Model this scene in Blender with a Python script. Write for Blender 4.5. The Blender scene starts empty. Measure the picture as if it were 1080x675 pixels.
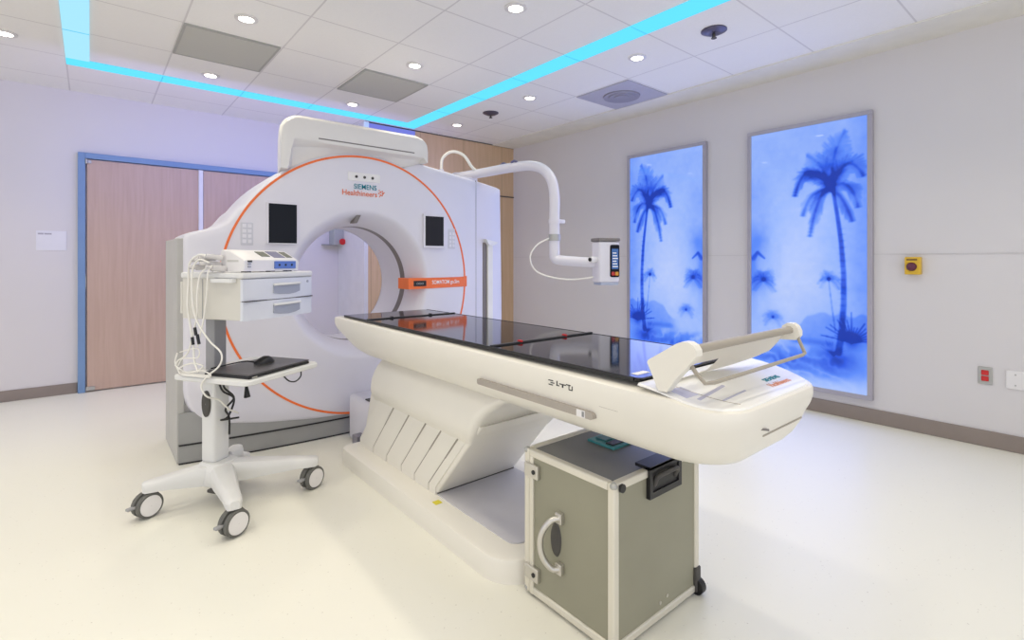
import bpy, bmesh, math, random
import numpy as np
from mathutils import Vector, Matrix
random.seed(7)
C = bpy.context.scene.collection
PI = math.pi

# ------------------------------------------------------------------ materials
def nodes(name):
    m = bpy.data.materials.new(name); m.use_nodes = True
    return m, m.node_tree.nodes, m.node_tree.links, m.node_tree.nodes['Principled BSDF']

def mat(name, col, rough=.5, metal=0., spec=.5, var=.03, scale=6., coat=0., emit=None, es=0.):
    m, N, L, P = nodes(name)
    tc = N.new('ShaderNodeTexCoord'); nz = N.new('ShaderNodeTexNoise'); nz.inputs['Scale'].default_value = scale
    nz.inputs['Detail'].default_value = 3
    L.new(tc.outputs['Object'], nz.inputs['Vector'])
    r = N.new('ShaderNodeValToRGB'); e = r.color_ramp.elements
    e[0].position = .3; e[1].position = .7
    e[0].color = tuple(max(0, c*(1-var)) for c in col)+(1,); e[1].color = tuple(min(1, c*(1+var)) for c in col)+(1,)
    L.new(nz.outputs['Fac'], r.inputs['Fac']); L.new(r.outputs['Color'], P.inputs['Base Color'])
    P.inputs['Roughness'].default_value = rough; P.inputs['Metallic'].default_value = metal
    P.inputs['Specular IOR Level'].default_value = spec; P.inputs['Coat Weight'].default_value = coat
    if emit:
        P.inputs['Emission Color'].default_value = tuple(emit)+(1,); P.inputs['Emission Strength'].default_value = es
    return m

def emitter(name, col, s):
    m, N, L, P = nodes(name)
    N.remove(P); e = N.new('ShaderNodeEmission'); e.inputs['Color'].default_value = tuple(col)+(1,); e.inputs['Strength'].default_value = s
    L.new(e.outputs[0], N['Material Output'].inputs['Surface'])
    return m

M = {}
M['white'] = mat('white_cover', (.75, .735, .80), .38, var=.015, scale=3)
M['table_white'] = mat('table_white', (.82, .79, .71), .32, var=.012, scale=3)
M['cart_white'] = mat('cart_white', (.74, .74, .73), .4, var=.015)
M['hood'] = mat('hood_white', (.80, .78, .74), .38, var=.015)
M['tyre'] = mat('tyre_grey', (.12, .12, .11), .5)
M['beige'] = mat('beige_panel', (.66, .64, .58), .45, var=.015)
M['grey'] = mat('grey_plastic', (.33, .33, .34), .45)
M['skirt'] = mat('skirt_grey', (.35, .35, .345), .45)
M['side_grey'] = mat('side_grey', (.50, .49, .47), .5)
M['ring_grey'] = mat('ring_taupe', (.20, .18, .17), .4)
M['black'] = mat('black_plastic', (.012, .012, .014), .4)
M['gloss_black'] = mat('gloss_black', (.01, .01, .013), .07, var=.0)
M['dark'] = mat('dark_rubber', (.07, .065, .06), .6)
M['orange'] = mat('orange_trim', (.80, .16, .03), .4, emit=(.8, .16, .03), es=.08)
M['orange_text'] = mat('orange_print', (.78, .16, .05), .5)
M['teal_text'] = mat('teal_print', (.0, .25, .33), .5)
M['white_text'] = mat('white_print', (.9, .9, .9), .5)
M['grey_text'] = mat('grey_print', (.25, .25, .26), .5)
M['screen'] = mat('screen_glass', (.004, .006, .012), .3, spec=.2, var=.0)
M['screen2'] = mat('screen_grey', (.022, .022, .028), .3, spec=.2, var=.0)
M['metal'] = mat('brushed_aluminium', (.62, .60, .56), .35, metal=.85)
M['profile'] = mat('aluminium_profile', (.74, .71, .62), .42, metal=.45)
M['case'] = mat('case_panel', (.29, .28, .205), .42, var=.05, scale=3)
M['case_top'] = mat('case_lid', (.19, .19, .19), .42, var=.04, scale=3)
M['teal'] = mat('teal_plastic', (.06, .30, .32), .35)
M['brownbar'] = mat('taupe_bar', (.38, .34, .28), .4)
M['railgrey'] = mat('rail_grey', (.42, .38, .34), .35, metal=.3)
M['recess'] = mat('base_plate', (.60, .59, .62), .4)
M['blue'] = mat('blue_panel', (.10, .19, .55), .4)
M['handle_grey'] = mat('handle_grey', (.35, .37, .43), .4)
M['navy'] = mat('navy_frame', (.18, .30, .52), .45)
M['yellow'] = mat('yellow_plastic', (.75, .47, .03), .4)
M['yellow2'] = mat('yellow_sticker', (.75, .65, .03), .5)
M['red'] = mat('red_plastic', (.60, .02, .02), .4)
M['steel'] = mat('steel_plate', (.45, .45, .43), .4, metal=.5)
M['plate'] = mat('ivory_plate', (.80, .78, .78), .4)
M['paper'] = mat('paper', (.80, .79, .84), .7)
M['clear'] = mat('clear_tube', (.62, .60, .60), .25)
M['cable_white'] = mat('white_cable', (.84, .82, .77), .4)
M['laptop'] = mat('laptop_lid', (.085, .08, .085), .33, var=.05, scale=30)
M['vent'] = mat('vent_grey', (.46, .46, .41), .6, var=.06, scale=12)
M['vent2'] = mat('diffuser_grey', (.46, .45, .52), .6, var=.04)
M['base'] = mat('baseboard_taupe', (.27, .225, .20), .55, var=.04)
M['alarm_grey'] = mat('alarm_grey', (.40, .42, .42), .4)
M['lamp'] = emitter('lamp_glow', (1, .95, .86), 11)
M['lampring'] = mat('lamp_trim', (.72, .70, .67), .4)
M['cyan'] = emitter('cyan_glow', (.13, .73, 1.0), 1.12)
M['cyan_soft'] = emitter('pale_cyan_glow', (.40, .80, 1.0), 1.05)
M['wallglow'] = emitter('painted_violet_glow', (.24, .28, .95), .8)  # stands in for violet light falling on the wood wall

# walls / floor / ceiling / wood
M['wall'] = mat('wall_paint', (.72, .69, .70), .6, var=.012, scale=1.2)
M['wallr'] = mat('wall_panel', (.70, .675, .68), .45, var=.012, scale=1.0)

def floor_mat():
    m, N, L, P = nodes('floor_terrazzo')
    tc = N.new('ShaderNodeTexCoord')
    v = N.new('ShaderNodeTexVoronoi'); v.inputs['Scale'].default_value = 55
    L.new(tc.outputs['Object'], v.inputs['Vector'])
    r = N.new('ShaderNodeValToRGB'); e = r.color_ramp.elements
    e[0].position = .10; e[0].color = (.60, .57, .50, 1); e[1].position = .16; e[1].color = (.845, .83, .74, 1)
    L.new(v.outputs['Distance'], r.inputs['Fac'])
    n = N.new('ShaderNodeTexNoise'); n.inputs['Scale'].default_value = 40; L.new(tc.outputs['Object'], n.inputs['Vector'])
    r2 = N.new('ShaderNodeValToRGB'); r2.color_ramp.elements[0].position = .50; r2.color_ramp.elements[1].position = .68
    L.new(n.outputs['Fac'], r2.inputs['Fac'])
    mx = N.new('ShaderNodeMixRGB'); mx.inputs['Color1'].default_value = (.845, .83, .74, 1)
    L.new(r2.outputs['Color'], mx.inputs['Fac']); L.new(r.outputs['Color'], mx.inputs['Color2'])
    L.new(mx.outputs['Color'], P.inputs['Base Color'])
    P.inputs['Roughness'].default_value = .38; P.inputs['Specular IOR Level'].default_value = .35
    return m
M['floor'] = floor_mat()

def grid_line(N, L, sep, axis, off, step, w):
    a = N.new('ShaderNodeMath'); a.operation = 'SUBTRACT'; L.new(sep.outputs[axis], a.inputs[0]); a.inputs[1].default_value = off-step*50
    b = N.new('ShaderNodeMath'); b.operation = 'MODULO'; L.new(a.outputs[0], b.inputs[0]); b.inputs[1].default_value = step
    c = N.new('ShaderNodeMath'); c.operation = 'LESS_THAN'; L.new(b.outputs[0], c.inputs[0]); c.inputs[1].default_value = w
    return c

def ceiling_mat():
    m, N, L, P = nodes('ceiling_tiles')
    g = N.new('ShaderNodeTexCoord'); s = N.new('ShaderNodeSeparateXYZ'); L.new(g.outputs['Object'], s.inputs[0])
    a = grid_line(N, L, s, 'X', .459, .6055, .011); b = grid_line(N, L, s, 'Y', 3.256, .6055, .011)
    mx = N.new('ShaderNodeMath'); mx.operation = 'MAXIMUM'; L.new(a.outputs[0], mx.inputs[0]); L.new(b.outputs[0], mx.inputs[1])
    n = N.new('ShaderNodeTexNoise'); n.inputs['Scale'].default_value = 90; L.new(g.outputs['Object'], n.inputs['Vector'])
    r = N.new('ShaderNodeValToRGB'); r.color_ramp.elements[0].color = (.86, .845, .81, 1); r.color_ramp.elements[1].color = (.91, .895, .86, 1)
    L.new(n.outputs['Fac'], r.inputs['Fac'])
    mix = N.new('ShaderNodeMixRGB'); L.new(mx.outputs[0], mix.inputs['Fac']); L.new(r.outputs['Color'], mix.inputs['Color1'])
    mix.inputs['Color2'].default_value = (.70, .68, .66, 1)
    L.new(mix.outputs['Color'], P.inputs['Base Color']); P.inputs['Roughness'].default_value = .8; P.inputs['Specular IOR Level'].default_value = .15
    return m
M['ceiling'] = ceiling_mat()

def wood_mat(name, c0, c1, seam=0.):
    m, N, L, P = nodes(name)
    tc = N.new('ShaderNodeTexCoord'); mp = N.new('ShaderNodeMapping'); mp.inputs['Scale'].default_value = (14, 14, .8)
    L.new(tc.outputs['Object'], mp.inputs['Vector'])
    n = N.new('ShaderNodeTexNoise'); n.inputs['Scale'].default_value = 2.2; n.inputs['Detail'].default_value = 6; n.inputs['Distortion'].default_value = .6
    L.new(mp.outputs[0], n.inputs['Vector'])
    r = N.new('ShaderNodeValToRGB'); e = r.color_ramp.elements
    e[0].position = .3; e[1].position = .72; e[0].color = c0+(1,); e[1].color = c1+(1,)
    L.new(n.outputs['Fac'], r.inputs['Fac'])
    out = r.outputs['Color']
    if seam:
        s = N.new('ShaderNodeSeparateXYZ'); L.new(tc.outputs['Object'], s.inputs[0])
        a = grid_line(N, L, s, 'X', 4.25, seam, .008)
        mix = N.new('ShaderNodeMixRGB'); L.new(a.outputs[0], mix.inputs['Fac']); L.new(out, mix.inputs['Color1'])
        mix.inputs['Color2'].default_value = tuple(c*.75 for c in c0)+(1,); out = mix.outputs['Color']
    L.new(out, P.inputs['Base Color']); P.inputs['Roughness'].default_value = .42
    return m
M['door'] = wood_mat('door_maple', (.52, .36, .285), (.59, .425, .345))
M['wood'] = wood_mat('wood_panel', (.60, .41, .24), (.68, .48, .30), .62)

# ------------------------------------------------------------------ mesh helpers
def origin(o):
    p = Vector((0, 0, 0))
    while o is not None:
        p = p + o.location; o = o.parent
    return p

def obj(name, bm, m, parent=None, smooth=False, label=None, loc=None):
    me = bpy.data.meshes.new(name)
    bmesh.ops.recalc_face_normals(bm, faces=bm.faces)
    base = origin(parent) if parent else (Vector(loc) if loc else None)
    if base is None:
        vs = [v.co for v in bm.verts]
        lo = [min(v[i] for v in vs) for i in range(3)]; hi = [max(v[i] for v in vs) for i in range(3)]
        base = Vector(((lo[0]+hi[0])/2, (lo[1]+hi[1])/2, lo[2]))
    keep = name.startswith(('wall', 'floor', 'ceiling', 'door'))
    if keep and not parent: base = Vector((0, 0, 0))
    bmesh.ops.translate(bm, verts=bm.verts, vec=-base)
    bm.to_mesh(me); bm.free()
    if isinstance(m, (list, tuple)):
        for x in m: me.materials.append(x)
    else: me.materials.append(m)
    o = bpy.data.objects.new(name, me); C.objects.link(o)
    if parent: o.parent = parent
    else: o.location = base
    if smooth:
        for p in me.polygons: p.use_smooth = True
        if smooth == 'auto':
            ang = math.radians(38)
            me.set_sharp_from_angle(angle=ang)
    if label: o['label'] = label
    return o

def thing(name, label, cat, loc, group=None):
    o = bpy.data.objects.new(name, None); C.objects.link(o); o.location = loc; o.empty_display_size = .05
    o['label'] = label; o['category'] = cat
    if group: o['group'] = group
    return o

def tag(o, label, cat, group=None):
    o['label'] = label; o['category'] = cat
    if group: o['group'] = group
    return o

def struct(name, bm, m, parent=None, smooth=False):
    o = obj(name, bm, m, parent, smooth)
    if not parent: o['kind'] = 'structure'
    return o

def dup(root, loc, label=None):
    r = root.copy(); C.objects.link(r); r.location = loc
    if label: r['label'] = label
    for ch in list(root.children):
        c = ch.copy(); C.objects.link(c); c.parent = r
        for g in list(ch.children):
            d = g.copy(); C.objects.link(d); d.parent = c
    return r

def box(bm, x0, x1, y0, y1, z0, z1, bev=0., seg=2, mi=0, edges=None):
    vs = [bm.verts.new((x, y, z)) for x in (x0, x1) for y in (y0, y1) for z in (z0, z1)]
    fs = [bm.faces.new([vs[i] for i in f]) for f in ((0, 1, 3, 2), (4, 6, 7, 5), (0, 4, 5, 1), (2, 3, 7, 6), (0, 2, 6, 4), (1, 5, 7, 3))]
    for f in fs: f.material_index = mi
    bm.normal_update()
    if bev:
        es = {e for f in fs for e in f.edges}
        if edges: es = {e for e in es if abs((e.verts[0].co-e.verts[1].co).normalized()['xyz'.index(edges)]) > .9}
        bmesh.ops.bevel(bm, geom=list(es), offset=bev, segments=seg, affect='EDGES', profile=.5)
    return vs

def BX(*a, **k):
    bm = bmesh.new(); box(bm, *a, **k); return bm

def cyl(bm, p0, p1, r0, r1=None, n=24, cap=True, mi=0):
    r1 = r0 if r1 is None else r1
    p0 = Vector(p0); p1 = Vector(p1); d = (p1-p0).normalized()
    a = d.orthogonal().normalized(); b = d.cross(a)
    A = [bm.verts.new(p0+r0*(math.cos(t)*a+math.sin(t)*b)) for t in [2*PI*i/n for i in range(n)]]
    B = [bm.verts.new(p1+r1*(math.cos(t)*a+math.sin(t)*b)) for t in [2*PI*i/n for i in range(n)]]
    for i in range(n):
        f = bm.faces.new((A[i], A[(i+1) % n], B[(i+1) % n], B[i])); f.material_index = mi
    if cap:
        f = bm.faces.new(A[::-1]); f.material_index = mi
        f = bm.faces.new(B); f.material_index = mi

def lathe(bm, c, axis, prof, n=32, cap0=False, cap1=False):
    """prof: list of (radius, height along axis)"""
    c = Vector(c); d = Vector(axis).normalized(); a = d.orthogonal().normalized(); b = d.cross(a)
    rings = [[bm.verts.new(c+h*d+r*(math.cos(2*PI*i/n)*a+math.sin(2*PI*i/n)*b)) for i in range(n)] for r, h in prof]
    for A, B in zip(rings, rings[1:]):
        for i in range(n): bm.faces.new((A[i], A[(i+1) % n], B[(i+1) % n], B[i]))
    if cap0: bm.faces.new(rings[0][::-1])
    if cap1: bm.faces.new(rings[-1])
    return rings

def spline(pts, k=8):
    P = [Vector(p) for p in pts]
    if len(P) < 3: return P
    out = []
    E = [2*P[0]-P[1]]+P+[2*P[-1]-P[-2]]
    for i in range(1, len(E)-2):
        p0, p1, p2, p3 = E[i-1:i+3]
        for j in range(k):
            t = j/k
            out.append(.5*((2*p1)+(-p0+p2)*t+(2*p0-5*p1+4*p2-p3)*t*t+(-p0+3*p1-3*p2+p3)*t**3))
    out.append(P[-1]); return out

def tube(bm, pts, r, n=10, k=8, smooth=True, mi=0):
    P = spline(pts, k) if smooth else [Vector(p) for p in pts]
    rings = []; a = None
    for i, p in enumerate(P):
        d = (P[min(i+1, len(P)-1)]-P[max(i-1, 0)]).normalized()
        a = d.orthogonal().normalized() if a is None else (a-d*a.dot(d)).normalized()
        b = d.cross(a)
        rr = r(i/(len(P)-1)) if callable(r) else r
        rings.append([bm.verts.new(p+rr*(math.cos(2*PI*j/n)*a+math.sin(2*PI*j/n)*b)) for j in range(n)])
    for A, B in zip(rings, rings[1:]):
        for j in range(n):
            f = bm.faces.new((A[j], A[(j+1) % n], B[(j+1) % n], B[j])); f.material_index = mi
    bm.faces.new(rings[0][::-1]).material_index = mi; bm.faces.new(rings[-1]).material_index = mi

def TB(pts, r, **k):
    bm = bmesh.new(); tube(bm, pts, r, **k); return bm

def prism(bm, poly, f0, f1):
    """poly: list of 2D points, f0/f1 map (u,v)->3D for the two end faces"""
    A = [bm.verts.new(f0(*p)) for p in poly]; B = [bm.verts.new(f1(*p)) for p in poly]
    n = len(poly)
    for i in range(n): bm.faces.new((A[i], A[(i+1) % n], B[(i+1) % n], B[i]))
    fa = bm.faces.new(A[::-1]); fb = bm.faces.new(B)
    return fa, fb

def loft(bm, rings, cap0=True, cap1=True):
    R = [[bm.verts.new(p) for p in r] for r in rings]
    n = len(R[0])
    for A, B in zip(R, R[1:]):
        for i in range(n): bm.faces.new((A[i], A[(i+1) % n], B[(i+1) % n], B[i]))
    if cap0: bm.faces.new(R[0][::-1])
    if cap1: bm.faces.new(R[-1])
    return R

def rrect(x0, x1, y0, y1, r00, r11=None, n=8):
    """rounded rectangle outline; r00 = radius at the y0 corners, r11 at the y1 corners"""
    r11 = r00 if r11 is None else r11
    out = []
    for cx, cy, r, a0 in ((x1-r00, y0+r00, r00, -PI/2), (x1-r11, y1-r11, r11, 0), (x0+r11, y1-r11, r11, PI/2), (x0+r00, y0+r00, r00, PI)):
        for i in range(n+1):
            t = a0+PI/2*i/n; out.append((cx+r*math.cos(t), cy+r*math.sin(t)))
    return out

def text_bm(s, size, xf, depth=.0006, bold=0., space=1.):
    cu = bpy.data.curves.new('lettering', 'FONT'); cu.body = s; cu.size = size; cu.align_x = 'LEFT'; cu.extrude = depth
    cu.offset = bold; cu.space_character = space; cu.resolution_u = 4
    o = bpy.data.objects.new('lettering', cu); C.objects.link(o)
    bpy.context.view_layer.update()
    me = bpy.data.meshes.new_from_object(o.evaluated_get(bpy.context.evaluated_depsgraph_get()))
    bpy.data.objects.remove(o); bpy.data.curves.remove(cu)
    bm = bmesh.new(); bm.from_mesh(me); bpy.data.meshes.remove(me)
    bmesh.ops.transform(bm, matrix=xf, verts=bm.verts)
    return bm

def frame_xf(o, u, v):
    """matrix that sends text x->u, text y->v"""
    u = Vector(u).normalized(); v = Vector(v); v = (v-u*v.dot(u)).normalized(); w = u.cross(v)
    m = Matrix((u, v, w)).transposed().to_4x4(); m.translation = Vector(o); return m

def fit_text(s, o, u, v, width, height, bold=0., depth=.0006):
    """text scaled to exactly width x height (cap height)"""
    bm = text_bm(s, 1., Matrix.Identity(4), bold=bold, depth=depth)
    xs = [q.co.x for q in bm.verts]; ys = [q.co.y for q in bm.verts]
    lo, hi = min(xs), max(xs); y0, y1 = min(ys), max(ys)
    for q in bm.verts:
        q.co.x = (q.co.x-lo)/(hi-lo)*width; q.co.y = (q.co.y-y0)/(y1-y0)*height
    bmesh.ops.transform(bm, matrix=frame_xf(o, u, v), verts=bm.verts)
    return bm

# ------------------------------------------------------------------ the room
XW, YW, YO, XJ, ZC = 4.457, 6.075, 5.32, 2.316, 2.74
struct('floor', BX(-5, XW+.12, -3.0, YW+.12, -.1, 0), M['floor'])
struct('ceiling', BX(-5, XW+.12, -3.0, YW+.12, ZC, ZC+.1), M['ceiling'])
struct('wall_right', BX(XW, XW+.12, -3.0, YW+.12, 0, ZC), M['wallr'])
struct('wall_back', BX(-5, XJ, YW, YW+.12, 0, ZC), M['wall'])
struct('wall_return', BX(XJ, XJ+.045, YO, YW+.12, 0, ZC), mat('return_white', (.72, .71, .74), .5))
struct('wall_alcove', BX(XJ+.045, XW, YO, YO+.1, 0, ZC-.012), M['wood'])
struct('trim_1', BX(XJ+.045, XW, YO-.004, YO+.1, ZC-.012, ZC), M['dark'])        # dark reveal over the wood
bm = bmesh.new(); box(bm, 4.17, XW, YO-.012, YO-.001, 2.058, 2.072)
struct('trim_2', bm, M['dark'])
struct('trim_3', BX(XW-.004, XW-.0002, -3, YO, 1.247, 1.252), mat('panel_joint', (.62, .60, .60), .5))
struct('trim_4', BX(4.09, XW, -3, YO-.01, ZC-.012, ZC-.0005), mat('ceiling_edge', (.80, .775, .70), .7))
struct('baseboard_right', BX(XW-.014, XW-.0003, -3, YO, 0, .105, bev=.004), M['base'])
struct('baseboard_back', BX(-5, -.09, YW-.014, YW-.0003, 0, .095, bev=.004), M['base'])
struct('baseboard_alcove', BX(XJ+.05, XW-.015, YO-.014, YO-.0003, 0, .1, bev=.004), M['base'])

# double door with blue frame
bm = bmesh.new()
box(bm, -.086, -.033, YW-.05, YW-.0005, 0, 2.187, bev=.004)
box(bm, 1.70, 1.752, YW-.05, YW-.0005, 0, 2.187, bev=.004)
box(bm, -.033, 1.70, YW-.05, YW-.0005, 2.135, 2.187, bev=.004)
struct('trim_5', bm, M['navy'])
d1 = struct('door_1', BX(-.022, .852, YW-.04, YW-.001, .012, 2.125, bev=.003), M['door'])
bm = bmesh.new(); box(bm, -.03, .01, YW-.052, YW-.04, 2.09, 2.122, bev=.003); cyl(bm, (-.024, YW-.058, 2.085), (-.024, YW-.058, 2.128), .009)
obj('top_pivot', bm, M['steel'], d1)
bm = bmesh.new(); box(bm, -.03, .035, YW-.052, YW-.04, .014, .05, bev=.003)
obj('bottom_pivot', bm, M['steel'], d1)
obj('edge_strip', BX(.853, .893, YW-.052, YW-.001, .012, 2.13, bev=.003), M['paper'], d1)
d2 = struct('door_2', BX(.897, 1.69, YW-.04, YW-.001, .012, 2.125, bev=.003), M['door'])
# hinge line
obj('hinge', BX(-.033, -.026, YW-.046, YW-.039, .95, 1.07, bev=.002), M['steel'], d1)

# ceiling light strips
def strip(x0, x1, y0, y1, m, label, joints):
    t = thing('light_strip', label, 'ceiling light', ((x0+x1)/2, (y0+y1)/2, ZC), 'cyan ceiling light strips')
    obj('diffuser', BX(x0, x1, y0, y1, ZC-.008, ZC+.0005), m, t)
    for j in joints:
        obj('joint', BX(*j, ZC-.0095, ZC-.0078), mat('strip_joint', (.05, .40, .55), .5, emit=(.05, .42, .62), es=.75), t)
    return t
strip(-.142, 2.89, 5.08, 5.25, M['cyan'], 'long cyan glowing ceiling strip running along the back of the room', [(x-.004, x+.004, 5.08, 5.25) for x in (.465, 1.07, 1.676, 2.28)])
strip(2.72, 2.89, -1.5, 5.079, M['cyan'], 'cyan glowing ceiling strip running above the examination table toward the right wall side', [(2.72, 2.89, y-.004, y+.004) for y in (1.44, 2.045, 2.65, 3.256, 3.862, 4.467)])
strip(-.142, -.003, 2.0, 5.079, M['cyan_soft'], 'pale cyan ceiling light panel at the top left corner of the photo', [(-.142, -.003, y-.004, y+.004) for y in (3.862, 4.467)])

# air vents
def vent(x0, x1, y0, y1, m, label):
    t = thing('air_vent', label, 'air vent', ((x0+x1)/2, (y0+y1)/2, ZC), 'grey perforated ceiling vents')
    obj('panel', BX(x0+.012, x1-.012, y0+.012, y1-.012, ZC-.010, ZC+.0005), m, t)
    bm = bmesh.new()
    for a in ((x0, x1, y0, y0+.014), (x0, x1, y1-.014, y1), (x0, x0+.014, y0+.014, y1-.014), (x1-.014, x1, y0+.014, y1-.014)):
        box(bm, *a, ZC-.012, ZC+.0005)
    obj('frame', bm, mat('vent_frame', (.40, .40, .36), .6), t)
    return t
def vent_mat():
    m, N, L, P = nodes('perforated_vent')
    tc = N.new('ShaderNodeTexCoord'); v = N.new('ShaderNodeTexVoronoi'); v.inputs['Scale'].default_value = 60; v.inputs['Randomness'].default_value = 0
    L.new(tc.outputs['Object'], v.inputs['Vector'])
    r = N.new('ShaderNodeValToRGB'); e = r.color_ramp.elements
    e[0].position = .25; e[0].color = (.30, .30, .27, 1); e[1].position = .35; e[1].color = (.52, .52, .46, 1)
    L.new(v.outputs['Distance'], r.inputs['Fac']); L.new(r.outputs['Color'], P.inputs['Base Color']); P.inputs['Roughness'].default_value = .6
    return m
VM = vent_mat()
vent(.467, 1.055, 3.868, 4.463, VM, 'grey perforated ceiling vent nearest the left end, larger in view')
vent(1.692, 2.268, 3.868, 4.463, VM, 'grey perforated ceiling vent above the scanner, right of the other one')
t = thing('air_diffuser', 'square grey ceiling diffuser with round dark centre near right wall', 'air vent', (3.795, 2.965, ZC))
obj('panel', BX(3.505, 4.085, 2.668, 3.262, ZC-.01, ZC+.0005, bev=.002), M['vent2'], t)
bm = bmesh.new(); lathe(bm, (3.795, 2.965, ZC-.0105), (0, 0, -1), [(.17, 0), (.165, .012), (.12, .006), (.115, .014), (.07, .008), (.065, .016), (0.001, .012)], n=40)
obj('round_outlet', bm, mat('diffuser_dark', (.30, .29, .35), .6), t, smooth='auto')

# recessed downlights
LP = [(.762, 3.55, 'recessed downlight left of centre, between the viewer and the left vent'), (-.445, 4.82, 'recessed downlight at the far left edge of the ceiling'),
      (.766, 4.82, 'recessed downlight below the left grey vent, before the back strip'), (1.98, 4.82, 'recessed downlight between the second grey vent and the back strip'),
      (1.962, 3.55, 'small recessed downlight above the second grey vent'), (1.987, 2.35, 'bright recessed downlight at top centre of the photo'),
      (3.186, 3.56, 'recessed downlight right of the cyan strip, beside the round detector'), (3.189, 4.8, 'faint recessed downlight in the corner beyond the cyan strip'),
      (3.18, 2.337, 'recessed downlight beside the square diffuser, right of the cyan strip'), (4.16, 4.41, 'faintest recessed downlight against the right wall near the far corner')]
first = None
for x, y, lb in LP:
    if first is None:
        t = thing('downlight', lb, 'ceiling light', (x, y, ZC), 'recessed ceiling downlights')
        bm = bmesh.new(); lathe(bm, (x, y, ZC), (0, 0, -1), [(.068, -.0005), (.068, .006), (.046, .010), (.042, .004)], n=32)
        obj('trim_ring', bm, M['lampring'], t, smooth='auto')
        bm = bmesh.new(); cyl(bm, (x, y, ZC-.001), (x, y, ZC-.007), .043, n=32)
        obj('lens', bm, M['lamp'], t)
        first = t
    else: dup(first, (x, y, ZC), lb)

# round detectors
def det(x, y, label):
    t = thing('sprinkler', label, 'sprinkler', (x, y, ZC), 'dark round ceiling sprinklers')
    bm = bmesh.new(); lathe(bm, (x, y, ZC), (0, 0, -1), [(.082, -.0005), (.082, .006), (.05, .022), (.03, .024)], n=32, cap1=True)
    obj('escutcheon', bm, mat('bronze_plate', (.10, .09, .13), .35, metal=.5), t, smooth='auto')
    bm = bmesh.new(); cyl(bm, (x, y, ZC-.024), (x, y, ZC-.05), .010); cyl(bm, (x, y, ZC-.05), (x, y, ZC-.054), .018)
    obj('head', bm, M['dark'], t)
    return t
det(3.202, 4.19, 'dark round ceiling sprinkler toward the far corner, the smaller in view')
det(3.2, 1.735, 'dark blue-grey round ceiling sprinkler nearest the viewer at top right')

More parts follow.
